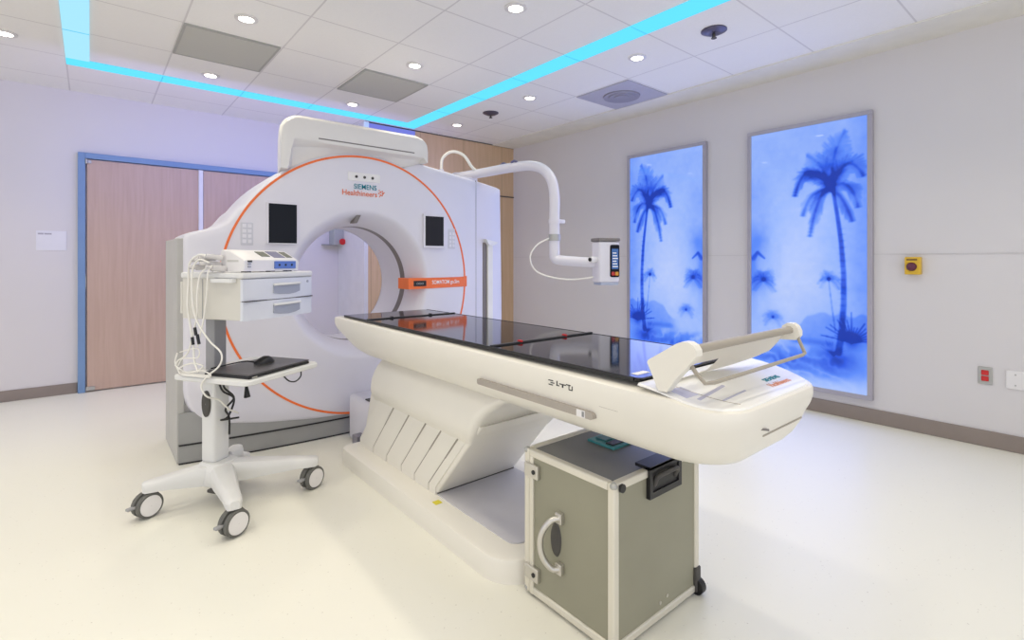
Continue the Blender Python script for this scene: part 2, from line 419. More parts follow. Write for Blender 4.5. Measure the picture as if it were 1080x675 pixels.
# ------------------------------------------------------------------ light boxes with painted palms
def sm(a, b, x):
    t = np.clip((x-a)/(b-a), 0, 1); return t*t*(3-2*t)
def paint(NX, NY):
    """watercolour of palms by the sea; a (0..1) left to right, b (0..1) bottom to top. Returns ink density."""
    rng = np.random.default_rng(3)
    AX, AY = .855, 2.06
    a, b = np.meshgrid(np.linspace(0, 1, NX), np.linspace(0, 1, NY))
    x, y = a*AX, b*AY
    def noise(s, seed, oct=4):
        r = np.random.default_rng(seed); out = np.zeros_like(x); amp = 1
        for o in range(oct):
            f = s*2**o; n = int(f*2.5)+4
            g = r.random((n, n)); u = x*f; v = y*f
            i0 = np.floor(u).astype(int) % (n-1); j0 = np.floor(v).astype(int) % (n-1); fu = sm(0, 1, u-np.floor(u)); fv = sm(0, 1, v-np.floor(v))
            out += amp*((g[j0, i0]*(1-fu)+g[j0, i0+1]*fu)*(1-fv)+(g[j0+1, i0]*(1-fu)+g[j0+1, i0+1]*fu)*fv); amp *= .5
        return out/1.9
    n1 = noise(2.2, 1); n2 = noise(9, 2); n3 = noise(30, 5, 2)
    D = .16+.20*n1+.04*n2
    D += .16*sm(.35, 0, a)*sm(.2, .5, b)*n1+.10*sm(.8, 1., a)
    D -= .17*np.exp(-((a-.42)/.3)**2-((b-.36)/.2)**2)
    D -= .05*np.exp(-((a-.45)/.3)**2-((b-.62)/.2)**2)
    D += .20*np.exp(-((a-.06)/.11)**2-((b-.56)/.06)**2)
    def seg(p, q):
        px, py = p[0]*AX, p[1]*AY; qx, qy = q[0]*AX, q[1]*AY
        dx, dy = qx-px, qy-py; t = np.clip(((x-px)*dx+(y-py)*dy)/(dx*dx+dy*dy+1e-9), 0, 1)
        return np.hypot(x-px-t*dx, y-py-t*dy), t
    def stroke(pts, w0, w1, k, soft=.5):
        nonlocal D
        best = np.zeros_like(x); n = len(pts)-1
        for i in range(n):
            d, t = seg(pts[i], pts[i+1]); w = w0+(w1-w0)*(i+t)/n
            best = np.maximum(best, 1-sm(w*(1-soft), w*(1+soft), d))
        D = D+best*k*(.55+.9*n2)
    def bez(p0, p1, p2, n=14):
        return [((1-t)**2*p0[0]+2*t*(1-t)*p1[0]+t*t*p2[0], (1-t)**2*p0[1]+2*t*(1-t)*p1[1]+t*t*p2[1]) for t in [i/n for i in range(n+1)]]
    def frond(c, mid, tip, k, w=.035, leaf=.10, sc=1.):
        nonlocal D
        P = bez(c, mid, tip, 26)
        stroke(P, .012*sc, .006*sc, k*.28, .9)
        acc = np.zeros_like(x)
        for i in range(2, 27):
            u = i/26; px, py = P[i]
            tx = (P[min(i+1, 26)][0]-P[i-1][0])*AX; ty = (P[min(i+1, 26)][1]-P[i-1][1])*AY; l = math.hypot(tx, ty)+1e-6; tx /= l; ty /= l
            for sgn in (-1, 1):
                nx, ny = -ty*sgn, tx*sgn
                L = leaf*math.sin(PI*min(1, .12+.86*u))*(.75+.5*rng.random())
                ex = tx*.75+nx*.45; ey = ty*.75+ny*.45-.55; q = math.hypot(ex, ey); ex /= q; ey /= q
                d, t = seg((px, py), (px+ex*L/AX, py+ey*L/AY))
                ww = (.016*(1-.7*t)+.002)*(.35+.65*sc)
                acc = np.maximum(acc, (1-sm(ww*.1, ww*1.9, d))*(1-.6*t))
        D = D+acc*k*1.1*(.25+1.05*n2)
    c = (.73, .745)
    for mid, tip, k, lf in (((.50, .90), (.415, .735), .55, .10), ((.62, .77), (.545, .575), .62, .11), ((.54, .765), (.485, .655), .42, .10),
                        ((.70, .86), (.83, .955), .34, .12), ((.66, .85), (.52, .885), .30, .10), ((.84, .90), (.97, .785), .48, .11),
                        ((.87, .80), (.93, .675), .48, .10), ((.82, .72), (.885, .625), .45, .09), ((.73, .85), (.76, .90), .22, .10), ((.62, .83), (.50, .82), .25, .09)):
        frond(c, mid, tip, k, leaf=lf)
    D += .14*np.exp(-((a-.73)/.08)**2-((b-.755)/.03)**2)
    stroke([(.735, .745), (.77, .65), (.80, .55), (.82, .43), (.82, .32), (.805, .22), (.78, .14)], .011, .023, .52, .35)
    D += .12*((np.sin(b*260+n2*4) > .6) & (np.abs(a-.80) < .05) & (b < .6) & (b > .2))*np.exp(-((a-.81)/.025)**2)
    # small palms
    def small(cx, cy, r, k, base=None, n=9):
        for i in range(n):
            t = math.radians(-35+250*i/(n-1)); rr = r*(.8+.4*rng.random())
            frond((cx, cy), (cx+.62*rr*math.cos(t)/AX, cy+(.75*rr*math.sin(t)+.02)/AY), (cx+rr*math.cos(t)/AX, cy+(rr*math.sin(t)*.8-.035)/AY), k*.55, leaf=r*.45, sc=.4)
        if base: stroke(bez((cx, cy), ((cx+base[0])/2-.005, (cy+base[1])/2), base, 6), .004, .005, k*.8)
    small(.70, .41, .075, .34, (.755, .22)); small(.12, .40, .11, .45); D += .20*np.exp(-((a-.12)/.09)**2-((b-.39)/.04)**2)
    small(.21, .25, .08, .18); D += .14*np.exp(-((a-.20)/.09)**2-((b-.25)/.03)**2)
    stroke([(.02, .49), (.06, .515), (.13, .49)], .02, .006, .45); D += .22*np.exp(-((a-.0)/.07)**2-((b-.42)/.12)**2)
    # far island, sea line, shore
    isl = .20+.075*sm(.36, .60, a)+.006*np.sin(a*41)*sm(.4, .55, a)+.012*n2
    D += .17*(1-sm(-.006, .006, b-isl))*sm(.14, .20, b)*sm(.30, .42, a)
    D += .26*np.exp(-((b-.163-.01*n1)/.012)**2)*sm(.30, .45, a)*sm(.80, .70, a)
    w = noise(6, 9); wave = np.abs(np.sin(b*70+w*9+a*8))
    D += .22*sm(.17, .13, b)*sm(.0, .07, b)*wave*sm(.95, .7, a)
    D += .55*np.exp(-((a-.80)/.15)**2-((b-.115)/.045)**2)*(.5+.8*n2)
    D += .30*np.exp(-((a-.35)/.25)**2-((b-.085)/.03)**2)*(.4+.9*n2)
    for i in range(17):
        t = math.radians(8+164*i/16); r = .11+.12*rng.random()
        stroke([(.88, .185), (.88+r*math.cos(t)/AX, .185+r*math.sin(t)/AY)], .008, .003, .50)
    D += .42*np.exp(-((a-.88)/.06)**2-((b-.19)/.03)**2)
    for i in range(12):
        t = math.radians(30+120*i/11); r = .07+.05*rng.random()
        stroke([(.74, .13), (.74+r*math.cos(t)/AX, .13+r*math.sin(t)/AY)], .005, .002, .20)
    D -= .16*sm(.07, 0, b); D += .07*(n3-.5)
    for _ in range(1):
        E = np.pad(D, 1, mode='edge')
        D = (E[1:-1, 1:-1]*2+E[:-2, 1:-1]+E[2:, 1:-1]+E[1:-1, :-2]+E[1:-1, 2:])/6
    return np.clip(D, 0, 1.1)

NX, NY = 150, 350
INK = paint(NX, NY)

def art_mat():
    m, N, L, P = nodes('backlit_watercolour')
    at = N.new('ShaderNodeAttribute'); at.attribute_name = 'ink'
    r = N.new('ShaderNodeValToRGB'); cr = r.color_ramp; e = cr.elements
    e[0].position = 0.0; e[0].color = (.56, .67, 1, 1)
    e[1].position = 1.0; e[1].color = (.003, .035, .42, 1)
    for p, c in ((.22, (.335, .50, 1)), (.46, (.11, .27, .98)), (.76, (.02, .10, .80))):
        q = e.new(p); q.color = c+(1,)
    L.new(at.outputs['Fac'], r.inputs['Fac'])
    L.new(r.outputs['Color'], P.inputs['Emission Color']); P.inputs['Emission Strength'].default_value = .93
    P.inputs['Specular IOR Level'].default_value = .3; P.inputs['Base Color'].default_value = (.01, .015, .05, 1); P.inputs['Roughness'].default_value = .025
    return m
ART = art_mat()
FRM = mat('silver_frame', (.42, .40, .46), .4, metal=.2)

def lightbox(y0, y1, z0, z1, mirror, label):
    t = thing('light_box', label, 'light box', (XW, (y0+y1)/2, z0), 'backlit palm pictures on the right wall')
    w = .032; xf = XW-.045
    bm = bmesh.new()
    for q in ((y0, y1, z0, z0+w), (y0, y1, z1-w, z1), (y0, y0+w, z0+w, z1-w), (y1-w, y1, z0+w, z1-w)):
        box(bm, xf, XW-.0003, *q, bev=.003)
    obj('frame', bm, FRM, t)
    iy0, iy1, iz0, iz1 = y0+w, y1-w, z0+w, z1-w
    ink = INK[:, ::-1] if mirror else INK
    verts = []; faces = []
    for j in range(NY):
        for i in range(NX):
            verts.append((xf+.012-XW, iy1+(iy0-iy1)*i/(NX-1)-(y0+y1)/2, iz0+(iz1-iz0)*j/(NY-1)-z0))
    for j in range(NY-1):
        for i in range(NX-1):
            k = j*NX+i; faces.append((k, k+1, k+NX+1, k+NX))
    me = bpy.data.meshes.new('picture_panel'); me.from_pydata(verts, [], faces)
    at = me.attributes.new('ink', 'FLOAT', 'POINT'); at.data.foreach_set('value', ink.astype(np.float32).ravel())
    me.materials.append(ART)
    o = bpy.data.objects.new('picture_panel', me); C.objects.link(o); o.parent = t
    return t
lightbox(2.475, 3.375, .17, 2.32, True, 'backlit blue watercolour of a palm leaning at its left, the left light box')
lightbox(1.165, 2.085, .17, 2.315, False, 'backlit blue watercolour of a palm at its right, the larger right light box')

# ------------------------------------------------------------------ small things on the walls
t = thing('emergency_button', 'yellow wall box with a dark red oval emergency button on right wall', 'button', (XW, .928, 1.1))
obj('housing', BX(XW-.05, XW, .882, .972, 1.105, 1.228, bev=.006), M['yellow'], t)
bm = bmesh.new(); lathe(bm, (XW-.05, .931, 1.16), (-1, 0, 0), [(.030, -.001), (.030, .008), (.022, .02), (.001, .022)], n=28)
obj('button', bm, mat('maroon_button', (.12, .02, .05), .35), t, smooth='auto')
obj('label_plate', BX(XW-.0515, XW-.0498, .90, .96, 1.203, 1.216), mat('ochre_print', (.25, .14, .02), .5), t)
t = thing('wall_outlet', 'red duplex socket on a steel plate low on right wall', 'outlet', (XW, .558, .4))
obj('cover_plate', BX(XW-.009, XW-.0003, .523, .593, .403, .515, bev=.003), M['steel'], t)
for z in (.478, .44):
    obj('socket', BX(XW-.013, XW-.0085, .541, .577, z-.016, z+.016, bev=.004), M['red'], t)
t = thing('wall_plate', 'blank ivory wall plate at the right edge beside the red outlet', 'wall plate', (XW, .41, .4))
obj('cover_plate', BX(XW-.009, XW-.0003, .375, .462, .395, .512, bev=.003), M['plate'], t)
for z in (.42, .487): obj('screw', BX(XW-.0105, XW-.0088, .414, .422, z-.004, z+.004, bev=.001), M['steel'], t)
t = thing('wall_sign', 'small white paper sign with one short grey heading on the left wall', 'sign', (-.264, YW, 1.29))
obj('sheet', BX(-.364, -.164, YW-.006, YW-.0003, 1.293, 1.467, bev=.001), M['paper'], t)
for x0, x1 in ((-.352, -.315), (-.310, -.262)): obj('heading_line', BX(x0, x1, YW-.0068, YW-.0055, 1.433, 1.446), mat('faded_print', (.42, .40, .46), .6), t)
t = thing('alarm_box', 'grey wall box with a red knob seen through the scanner bore', 'alarm box', (2.26, YW, 1.39))
obj('housing', BX(2.203, XJ-.0005, YW-.17, YW-.0003, 1.386, 1.588, bev=.008), M['alarm_grey'], t)
bm = bmesh.new(); lathe(bm, (2.285, YW-.17, 1.425), (0, -1, 0), [(.02, -.001), (.02, .03), (.036, .035), (.036, .05), (.001, .055)], n=24)
obj('knob', bm, M['red'], t, smooth='auto')
obj('bracket', BX(2.11, 2.203, YW-.10, YW-.0003, 1.384, 1.396), M['grey'], t)
# violet light on the wood wall behind the hood, painted as a glowing panel
t = thing('recess_painted_glow', 'violet-blue light painted on the wood wall high behind the scanner hood', 'painted light', (XJ+.02, YO, 2.5))
obj('frame', BX(XJ-.012, XJ+.045, YO-.03, YO-.0005, 2.42, 2.73, bev=.004), M['paper'], t)
obj('painted_glow', BX(XJ+.05, XJ+.62, YO-.016, YO-.0007, 2.5, 2.722), M['wallglow'], t)

# ------------------------------------------------------------------ the CT scanner gantry
GX, GZ = 1.5, 1.036
def yf(x): return 3.43+.10*((x-GX)/1.1)**2
G = thing('ct_scanner', 'large white ring-shaped CT scanner gantry with an orange circle on its front', 'scanner', (1.5, 3.8, 0))

def arc(cx, cz, r, a0, a1, n):
    return [(cx+r*math.cos(math.radians(a0+(a1-a0)*i/n)), cz+r*math.sin(math.radians(a0+(a1-a0)*i/n))) for i in range(n+1)]
OUT = [(1.5, .118), (1.15, .135), (.85, .165)]+arc(.66, .435, .24, 270, 180, 8)+[(.42, .8), (.42, 1.31)]+arc(.455, 1.335, .035, 180, 110, 3)+[(.53, 1.392), (.595, 1.415), (.645, 1.452), (.70, 1.525)]
OUT += arc(GX, GZ, .925, 146, 70, 22)+[(1.95, 1.955), (2.845, 1.857)]+arc(2.842, 1.842, .015, 78, 0, 3)+[(2.875, 1.2), (2.885, .5)]+arc(2.64, .435, .24, 0, -90, 8)[1:]+[(2.2, .165), (1.85, .135)]
def rout(th, s=1., inset=0.):
    dx, dz = math.cos(th), math.sin(th); best = 0
    n = len(OUT)
    for i in range(n):
        (x1, z1), (x2, z2) = OUT[i], OUT[(i+1) % n]
        x1 -= GX; x2 -= GX; z1 -= GZ; z2 -= GZ
        ex, ez = x2-x1, z2-z1; den = dx*ez-dz*ex
        if abs(den) < 1e-9: continue
        t_ = (x1*ez-z1*ex)/den; u_ = (x1*dz-z1*dx)/den
        if t_ > 0 and -1e-6 <= u_ <= 1+1e-6: best = max(best, t_)
    return best-inset
NT = 360
TH = [2*PI*i/NT for i in range(NT)]
RO = [rout(t) for t in TH]
def gr(rfun, yfun):
    out = []
    for i, th in enumerate(TH):
        r = rfun(i); x = GX+r*math.cos(th); z = GZ+r*math.sin(th); out.append((x, yfun(x, r), z))
    return out
bm = bmesh.new()
rings = []
# tunnel wall and flare, then front face, rounded rim, side, back
for r, y in ((.42, 3.64), (.42, 3.63)): rings.append(gr(lambda i, r=r: r, lambda x, q, y=y: y))
for k in range(1, 8):
    f = k/7; r = .42+.11*f; rings.append(gr(lambda i, r=r: r, lambda x, q, f=f: 3.63+(yf(x)-3.63)*math.sin(f*PI/2)**.8))
for f in (.3, .6, .85): rings.append(gr(lambda i, f=f: .53+(RO[i]-.03-.53)*f, lambda x, q: yf(x)))
rings.append(gr(lambda i: RO[i]-.03, lambda x, q: yf(x)))
for a in (30, 60, 90):
    s = math.sin(math.radians(a)); c = math.cos(math.radians(a)); rings.append(gr(lambda i, s=s: RO[i]-.03+.03*s, lambda x, q, c=c: yf(x)+.05*(1-c)))
rings.append(gr(lambda i: RO[i]-.004, lambda x, q: 3.85))
rings.append(gr(lambda i: RO[i]-.012, lambda x, q: 4.09))
rings.append(gr(lambda i: RO[i]-.05, lambda x, q: 4.125))
rings.append(gr(lambda i: .50, lambda x, q: 4.125))
rings.append(gr(lambda i: .425, lambda x, q: 4.06))
R_ = loft(bm, rings, False, False)
obj('front_cover', bm, M['white'], G, smooth='auto')
bm = bmesh.new(); lathe(bm, (GX, 0, GZ), (0, 1, 0), [(.4195, 3.634), (.4175, 3.705)], n=128)
obj('bore_ring', bm, M['ring_grey'], G, smooth=True)
bm = bmesh.new(); lathe(bm, (GX, 0, GZ), (0, 1, 0), [(.4175, 3.705), (.4163, 3.95), (.428, 4.062)], n=128)
obj('bore_tunnel', bm, M['white'], G, smooth=True)
# orange circle
bm = bmesh.new(); rr = []
for th in [2*PI*i/200 for i in range(200)]:
    q = []
    for r, dy in ((.907, .004), (.906, -.003), (.893, -.003), (.892, .004)):
        x = GX+r*math.cos(th); q.append(bm.verts.new((x, yf(x)+dy, GZ+r*math.sin(th))))
    rr.append(q)
for i in range(200):
    for j in range(3): bm.faces.new((rr[i][j], rr[i][j+1], rr[(i+1) % 200][j+1], rr[(i+1) % 200][j]))
# cut away the part behind the status band on the right
obj('orange_circle', bm, M['orange'], G, smooth='auto')
# grey floor frame
bm = bmesh.new()
xs = [.40+(2.80-.40)*i/24 for i in range(25)]
poly = [(x, yf(x)+.012) for x in xs]+[(2.80, 4.12), (.40, 4.12)]
loft(bm, [[(x, y, z) for x, y in poly] for z in (.0, .30)])
obj('floor_frame', bm, M['skirt'], G)
bm = bmesh.new()
poly = [(x, yf(x)+.006) for x in xs]+[(x, yf(x)+.02) for x in xs[::-1]]
loft(bm, [[(x, y, z) for x, y in poly] for z in (.108, .117)]); loft(bm, [[(x, y, z) for x, y in poly] for z in (.001, .008)])
obj('skirt_gap', bm, M['black'], G)
bm = bmesh.new(); box(bm, .392, .43, 3.555, 4.12, .0, 1.335, bev=.004)
box(bm, .40, .66, 3.57, 3.6, .0, .5)
obj('side_panel', bm, M['side_grey'], G, label='grey left side panel')
# hood across the top
bm = bmesh.new(); st = []
def hood_zb(x):
    return max(1.79, GZ+math.sqrt(max(0, .925**2-(x-GX)**2))-.004, min(1.949, 1.898+.051*(x-1.816)/.134) if x > 1.816 else 0) if x > .95 else 1.79
XH0, XH1 = .925, 1.985
xs = [.925+.0, .932, .945, .962, .975, .99, 1.01, 1.035, 1.06, 1.10]+[1.1+.8*i/16 for i in range(1, 17)]+[1.93, 1.95, 1.965, 1.975, 1.982, 1.985]
for x in xs:
    rl = .125; zt = 2.158
    if x < XH0+rl+.01: zt = 2.158-rl+rl*math.sqrt(max(0, 1-((XH0+rl+.01-x)/(rl+.01))**2))
    rr_ = .06
    if x > XH1-rr_: zt = 2.150-rr_+rr_*math.sqrt(max(0, 1-((x-XH1+rr_)/rr_)**2))
    zb = min(hood_zb(x), 1.955)
    k = sm(.965, 1.01, x)*sm(1.985, 1.95, x)            # recess under the lip, none at the two end flanges
    zl = zb+(1.985-zb)*k; yr = .075*k
    top = [(3.425, zt-.012), (3.40, zt-.03), (3.388, zt-.06)]
    sec = [(3.90, zb), (3.60, zb), (3.388+yr+.005, zb), (3.388+yr, zb+(zl-zb)*.25), (3.388+yr*.75, zb+(zl-zb)*.75), (3.388+.006*k, zl), (3.388, zl+.012)]
    sec += [(3.388, max(zl+.014, zt-.06)), (3.395, max(zl+.016, zt-.03)), (3.425, max(zl+.018, zt-.008)), (3.47, max(zl+.019, zt)), (3.75, max(zl+.019, zt)-.004), (3.90, max(zl+.015, zt)-.05)]
    st.append([(x+(max(0, y-3.44)*.25*max(0, (1.5-x)/.565)), y, z) for y, z in sec])
loft(bm, st)
hood = obj('hood', bm, M['hood'], G, smooth='auto')
obj('hood_slot', BX(1.16, 1.87, 3.386, 3.40, 2.006, 2.014, bev=.001), M['ring_grey'], hood)
# right-hand service panel with recessed grip
obj('panel_seam', BX(2.528, 2.532, yf(2.53)-.0015, yf(2.53)+.01, .2, 1.885), M['grey'], G)
bm = bmesh.new(); box(bm, 2.612, 2.655, yf(2.63)-.008, yf(2.63)+.03, .25, 1.36, bev=.006)
obj('grip_slot', bm, M['ring_grey'], G)
bm = bmesh.new()
prism(bm, [(2.615, 1.388), (2.77, 1.362), (2.715, 1.335), (2.655, 1.335)], lambda u, v: (u, yf(u)-.05, v), lambda u, v: (u, yf(u)+.02, v))
box(bm, 2.657, 2.715, yf(2.68)-.03, yf(2.64)+.02, .25, 1.34, bev=.008)
obj('grip_panel', bm, mat('grip_white', (.86, .85, .80), .35), G)
# status band
bm = bmesh.new(); xs = [1.845+(2.42-1.845)*i/20 for i in range(21)]
pts = [(x, .985, 1.073) for x in xs]
lo = [bm.verts.new((x, yf(x)-.005, .985+.004*((x-1.9)/.5))) for x in xs]; hi = [bm.verts.new((x, yf(x)-.005, 1.068+.010*max(0, (x-2.3)/.13)**3)) for x in xs]
yb = lambda x: yf(x)+max(.004, .16*min(1, (2.04-x)/.15))
lo2 = [bm.verts.new((x, yb(x), .985)) for x in xs]; hi2 = [bm.verts.new((x, yb(x), 1.068)) for x in xs]
for i in range(20):
    bm.faces.new((lo[i], lo[i+1], hi[i+1], hi[i])); bm.faces.new((lo2[i], lo2[i+1], lo[i+1], lo[i])); bm.faces.new((hi2[i], hi2[i+1], hi[i+1], hi[i]))
bm.faces.new((lo[0], hi[0], hi2[0], lo2[0])); bm.faces.new((lo[20], hi[20], hi2[20], lo2[20]))
band = obj('status_band', bm, M['orange'], G)
obj('display', BX(1.89, 2.0, yf(1.95)-.011, yf(1.95)-.002, 1.006, 1.048, bev=.002), M['black'], band)
obj('display_digits', fit_text('000', (1.915, yf(1.95)-.0115, 1.018), (1, 0, 0), (0, 0, 1), .06, .016), M['grey'], band)
obj('lettering', fit_text('SOMATOM go.Sim', (2.06, yf(2.06)-.0065, 1.008), (1, .1145, 0), (0, 0, 1), .275, .040, bold=.006), M['white_text'], band)
# screens
def gscreen(x0, x1, z0, z1, m, bez):
    xm = (x0+x1)/2; y = yf(xm); sl = (yf(x1)-yf(x0))/(x1-x0)
    f = obj('touch_screen', BX(x0-bez, x1+bez, y-.022, y+.02, z0-bez, z1+bez, bev=.004), M['white'], G)
    obj('screen', BX(x0, x1, y-.0245, y-.021, z0, z1, bev=.001), m, f)
gscreen(.865, 1.035, 1.315, 1.565, M['screen'], .008)
gscreen(1.992, 2.155, 1.318, 1.548, M['screen2'], .017)
# keypads
for x0, x1, z0, z1 in ((.715, .785, 1.30, 1.44), (2.222, 2.288, 1.30, 1.46)):
    xm = (x0+x1)/2; y = yf(xm)
    k = obj('keypad', BX(x0, x1, y-.006, y+.02, z0, z1, bev=.003), mat('keypad_grey', (.64, .64, .70), .4), G)
    for i in range(2):
        for j in range(4):
            obj('key', BX(x0+.008+.030*i, x0+.030+.030*i, y-.0085, y-.005, z0+.012+.032*j, z0+.034+.032*j, bev=.002), M['paper'], k)
# indicator panel
ip = obj('indicator_panel', BX(1.375, 1.615, yf(1.5)-.003, yf(1.5)+.02, 1.762, 1.822, bev=.004), mat('indicator_white', (.84, .83, .82), .35), G)
for x in (1.435, 1.495, 1.555):
    bm = bmesh.new(); cyl(bm, (x, yf(1.5)-.006, 1.792), (x, yf(1.5)-.002, 1.792), .010, n=16)
    obj('sensor', bm, M['dark'], ip)
# laser window
bm = bmesh.new(); prism(bm, [(1.425, 1.468), (1.452, 1.468), (1.492, 1.55), (1.462, 1.55)], lambda u, v: (u, 3.455, v), lambda u, v: (u, 3.52, v))
obj('laser_window', bm, M['ring_grey'], G)
# company lettering
obj('logo_lettering', fit_text('SIEMENS', (1.418, yf(1.5)-.002, 1.706), (1, 0, 0), (0, 0, 1), .168, .036, bold=.008), M['teal_text'], G)
obj('logo_lettering', fit_text('Healthineers', (1.335, yf(1.46)-.002, 1.658), (1, 0, 0), (0, 0, 1), .255, .038, bold=.006), M['orange_text'], G)
bm = bmesh.new()
for i, (dx, dz, r) in enumerate(((0, .0, .005), (.012, .01, .006), (.012, -.012, .006), (.026, .016, .005), (.03, .0, .007), (.025, -.014, .005), (.04, .008, .004), (.002, .022, .004), (.004, -.024, .004))):
    cyl(bm, (1.605+dx, yf(1.6)-.003, 1.688+dz), (1.605+dx, yf(1.6)+.001, 1.688+dz), r, n=10)
obj('logo_dots', bm, M['orange_text'], G)

# ------------------------------------------------------------------ injector arm mounted on the scanner
A = thing('injector_arm', 'white swing arm on the scanner top carrying a contrast injector head', 'injector', (2.55, 3.8, 1.92))
obj('mount', BX(2.34, 2.64, 3.64, 3.97, 1.888, 1.935, bev=.012), M['white'], A, smooth='auto')
bm = bmesh.new(); cyl(bm, (2.55, 3.82, 1.93), (2.55, 3.82, 1.99), .05)
obj('swivel_post', bm, M['white'], A, smooth='auto')
obj('cable_gland', TB([(2.36, 3.8, 1.93), (2.36, 3.8, 2.0)], .022, smooth=False), M['white'], A, smooth='auto')
bm = bmesh.new()
tube(bm, [(2.53, 3.92, 1.955), (2.62, 3.55, 1.965), (2.66, 3.25, 1.968), (2.70, 3.03, 1.962), (2.73, 2.90, 1.92), (2.745, 2.82, 1.83), (2.75, 2.79, 1.70), (2.75, 2.79, 1.50), (2.75, 2.79, 1.245)], .040, n=16, k=10)
obj('boom', bm, M['white'], A, smooth='auto')
for y in (3.30, 3.16):
    bm = bmesh.new(); tube(bm, [(2.65, y+.03, 2.003), (2.655, y, 2.014), (2.66, y-.03, 2.003)], .010, n=10)
    obj('cable_clip', bm, mat('slate_clip', (.12, .12, .24), .4), A, smooth=True)
bm = bmesh.new(); cyl(bm, (2.75, 2.79, 1.355), (2.75, 2.79, 1.405), .046); obj('collar', bm, M['steel'], A)
bm = bmesh.new(); cyl(bm, (2.75, 2.79, 1.49), (2.75, 2.79, 1.52), .045); box(bm, 2.77, 2.83, 2.75, 2.78, 1.49, 1.52, bev=.006); obj('cable_hook', bm, M['white'], A)
bm = bmesh.new(); tube(bm, [(2.75, 2.79, 1.245), (2.752, 2.785, 1.222), (2.775, 2.745, 1.205), (2.93, 2.51, 1.185)], .038, n=16)
obj('lower_arm', bm, M['white'], A, smooth='auto')
# cable loops
obj('cable', TB([(2.36, 3.8, 2.0), (2.37, 3.79, 2.10), (2.42, 3.72, 2.15), (2.50, 3.66, 2.12), (2.56, 3.62, 2.02), (2.60, 3.60, 1.985)], .013), M['cable_white'], A, smooth=True)
obj('cable', TB([(2.72, 2.80, 1.38), (2.62, 2.85, 1.32), (2.57, 2.87, 1.22), (2.62, 2.83, 1.11), (2.78, 2.68, 1.06), (2.94, 2.50, 1.085)], .006), M['cable_white'], A, smooth=True)
# injector head: faces the viewer, turned
HM = Matrix.Translation((2.975, 2.475, 1.02)) @ Matrix.Rotation(math.radians(-20), 4, 'Z')
def hb(bm): bmesh.ops.transform(bm, matrix=HM, verts=bm.verts); return bm
hd = obj('injector_head', hb(BX(-.085, .085, -.06, .06, .02, .325, bev=.015, seg=3)), M['white'], A, smooth='auto')
obj('head_lid', hb(BX(-.09, .09, -.065, .065, .325, .35, bev=.006)), M['ring_grey'], hd)
obj('head_base', hb(BX(-.07, .082, -.055, .055, .0, .022, bev=.006)), mat('head_foot', (.42, .46, .58), .4), hd)
pn = obj('control_panel', hb(BX(.005, .078, -.068, -.058, .06, .30, bev=.012, seg=3)), M['screen'], hd)
obj('display', hb(BX(.014, .070, -.071, -.067, .12, .27, bev=.003)), mat('lcd_blue', (.03, .08, .22), .25, emit=(.05, .16, .45), es=.35), pn)
obj('start_button', hb(BX(.012, .04, -.072, -.067, .072, .10, bev=.006)), mat('red_key', (.55, .05, .04), .4), pn)
obj('hold_button', hb(BX(.043, .071, -.072, -.067, .072, .10, bev=.006)), mat('amber_key', (.7, .35, .05), .4), pn)
for i in range(6): obj('readout_line', hb(BX(.02, .064-.006*(i % 3), -.0718, -.0708, .135+.02*i, .142+.02*i)), M['white_text'], pn)
bm = bmesh.new(); cyl(bm, (-.085, -.02, .19), (-.15, -.04, .19), .022, n=20); obj('syringe_ram', hb(bm), M['plate'], hd)
bm = bmesh.new(); cyl(bm, (-.15, -.04, .19), (-.156, -.042, .19), .014, n=20); obj('ram_tip', hb(bm), M['black'], hd)

# ------------------------------------------------------------------ the examination table
T = thing('examination_table', 'long white scanner couch with a black glass top on a slatted pedestal', 'table', (1.5, 2.0, 0))
# floor plinth
bm = bmesh.new()
loft(bm, [[(x, y, z) for x, y in rrect(1.5-h, 1.5+h, y0, 2.98, r, .04, n=10)] for z, h, y0, r in ((0, .352, 1.40, .16), (.075, .352, 1.40, .16), (.088, .347, 1.406, .155), (.094, .335, 1.42, .145))])
obj('plinth', bm, M['table_white'], T, smooth='auto')
bm = bmesh.new(); loft(bm, [[(x, y, z) for x, y in rrect(1.262, 1.74, 1.50, 2.075, .05, .01, n=6)] for z in (.09, .0985)])
obj('plinth_plate', bm, M['recess'], T)
obj('warning_label', BX(1.205, 1.24, 1.985, 2.02, .0935, .0955), M['yellow2'], T)
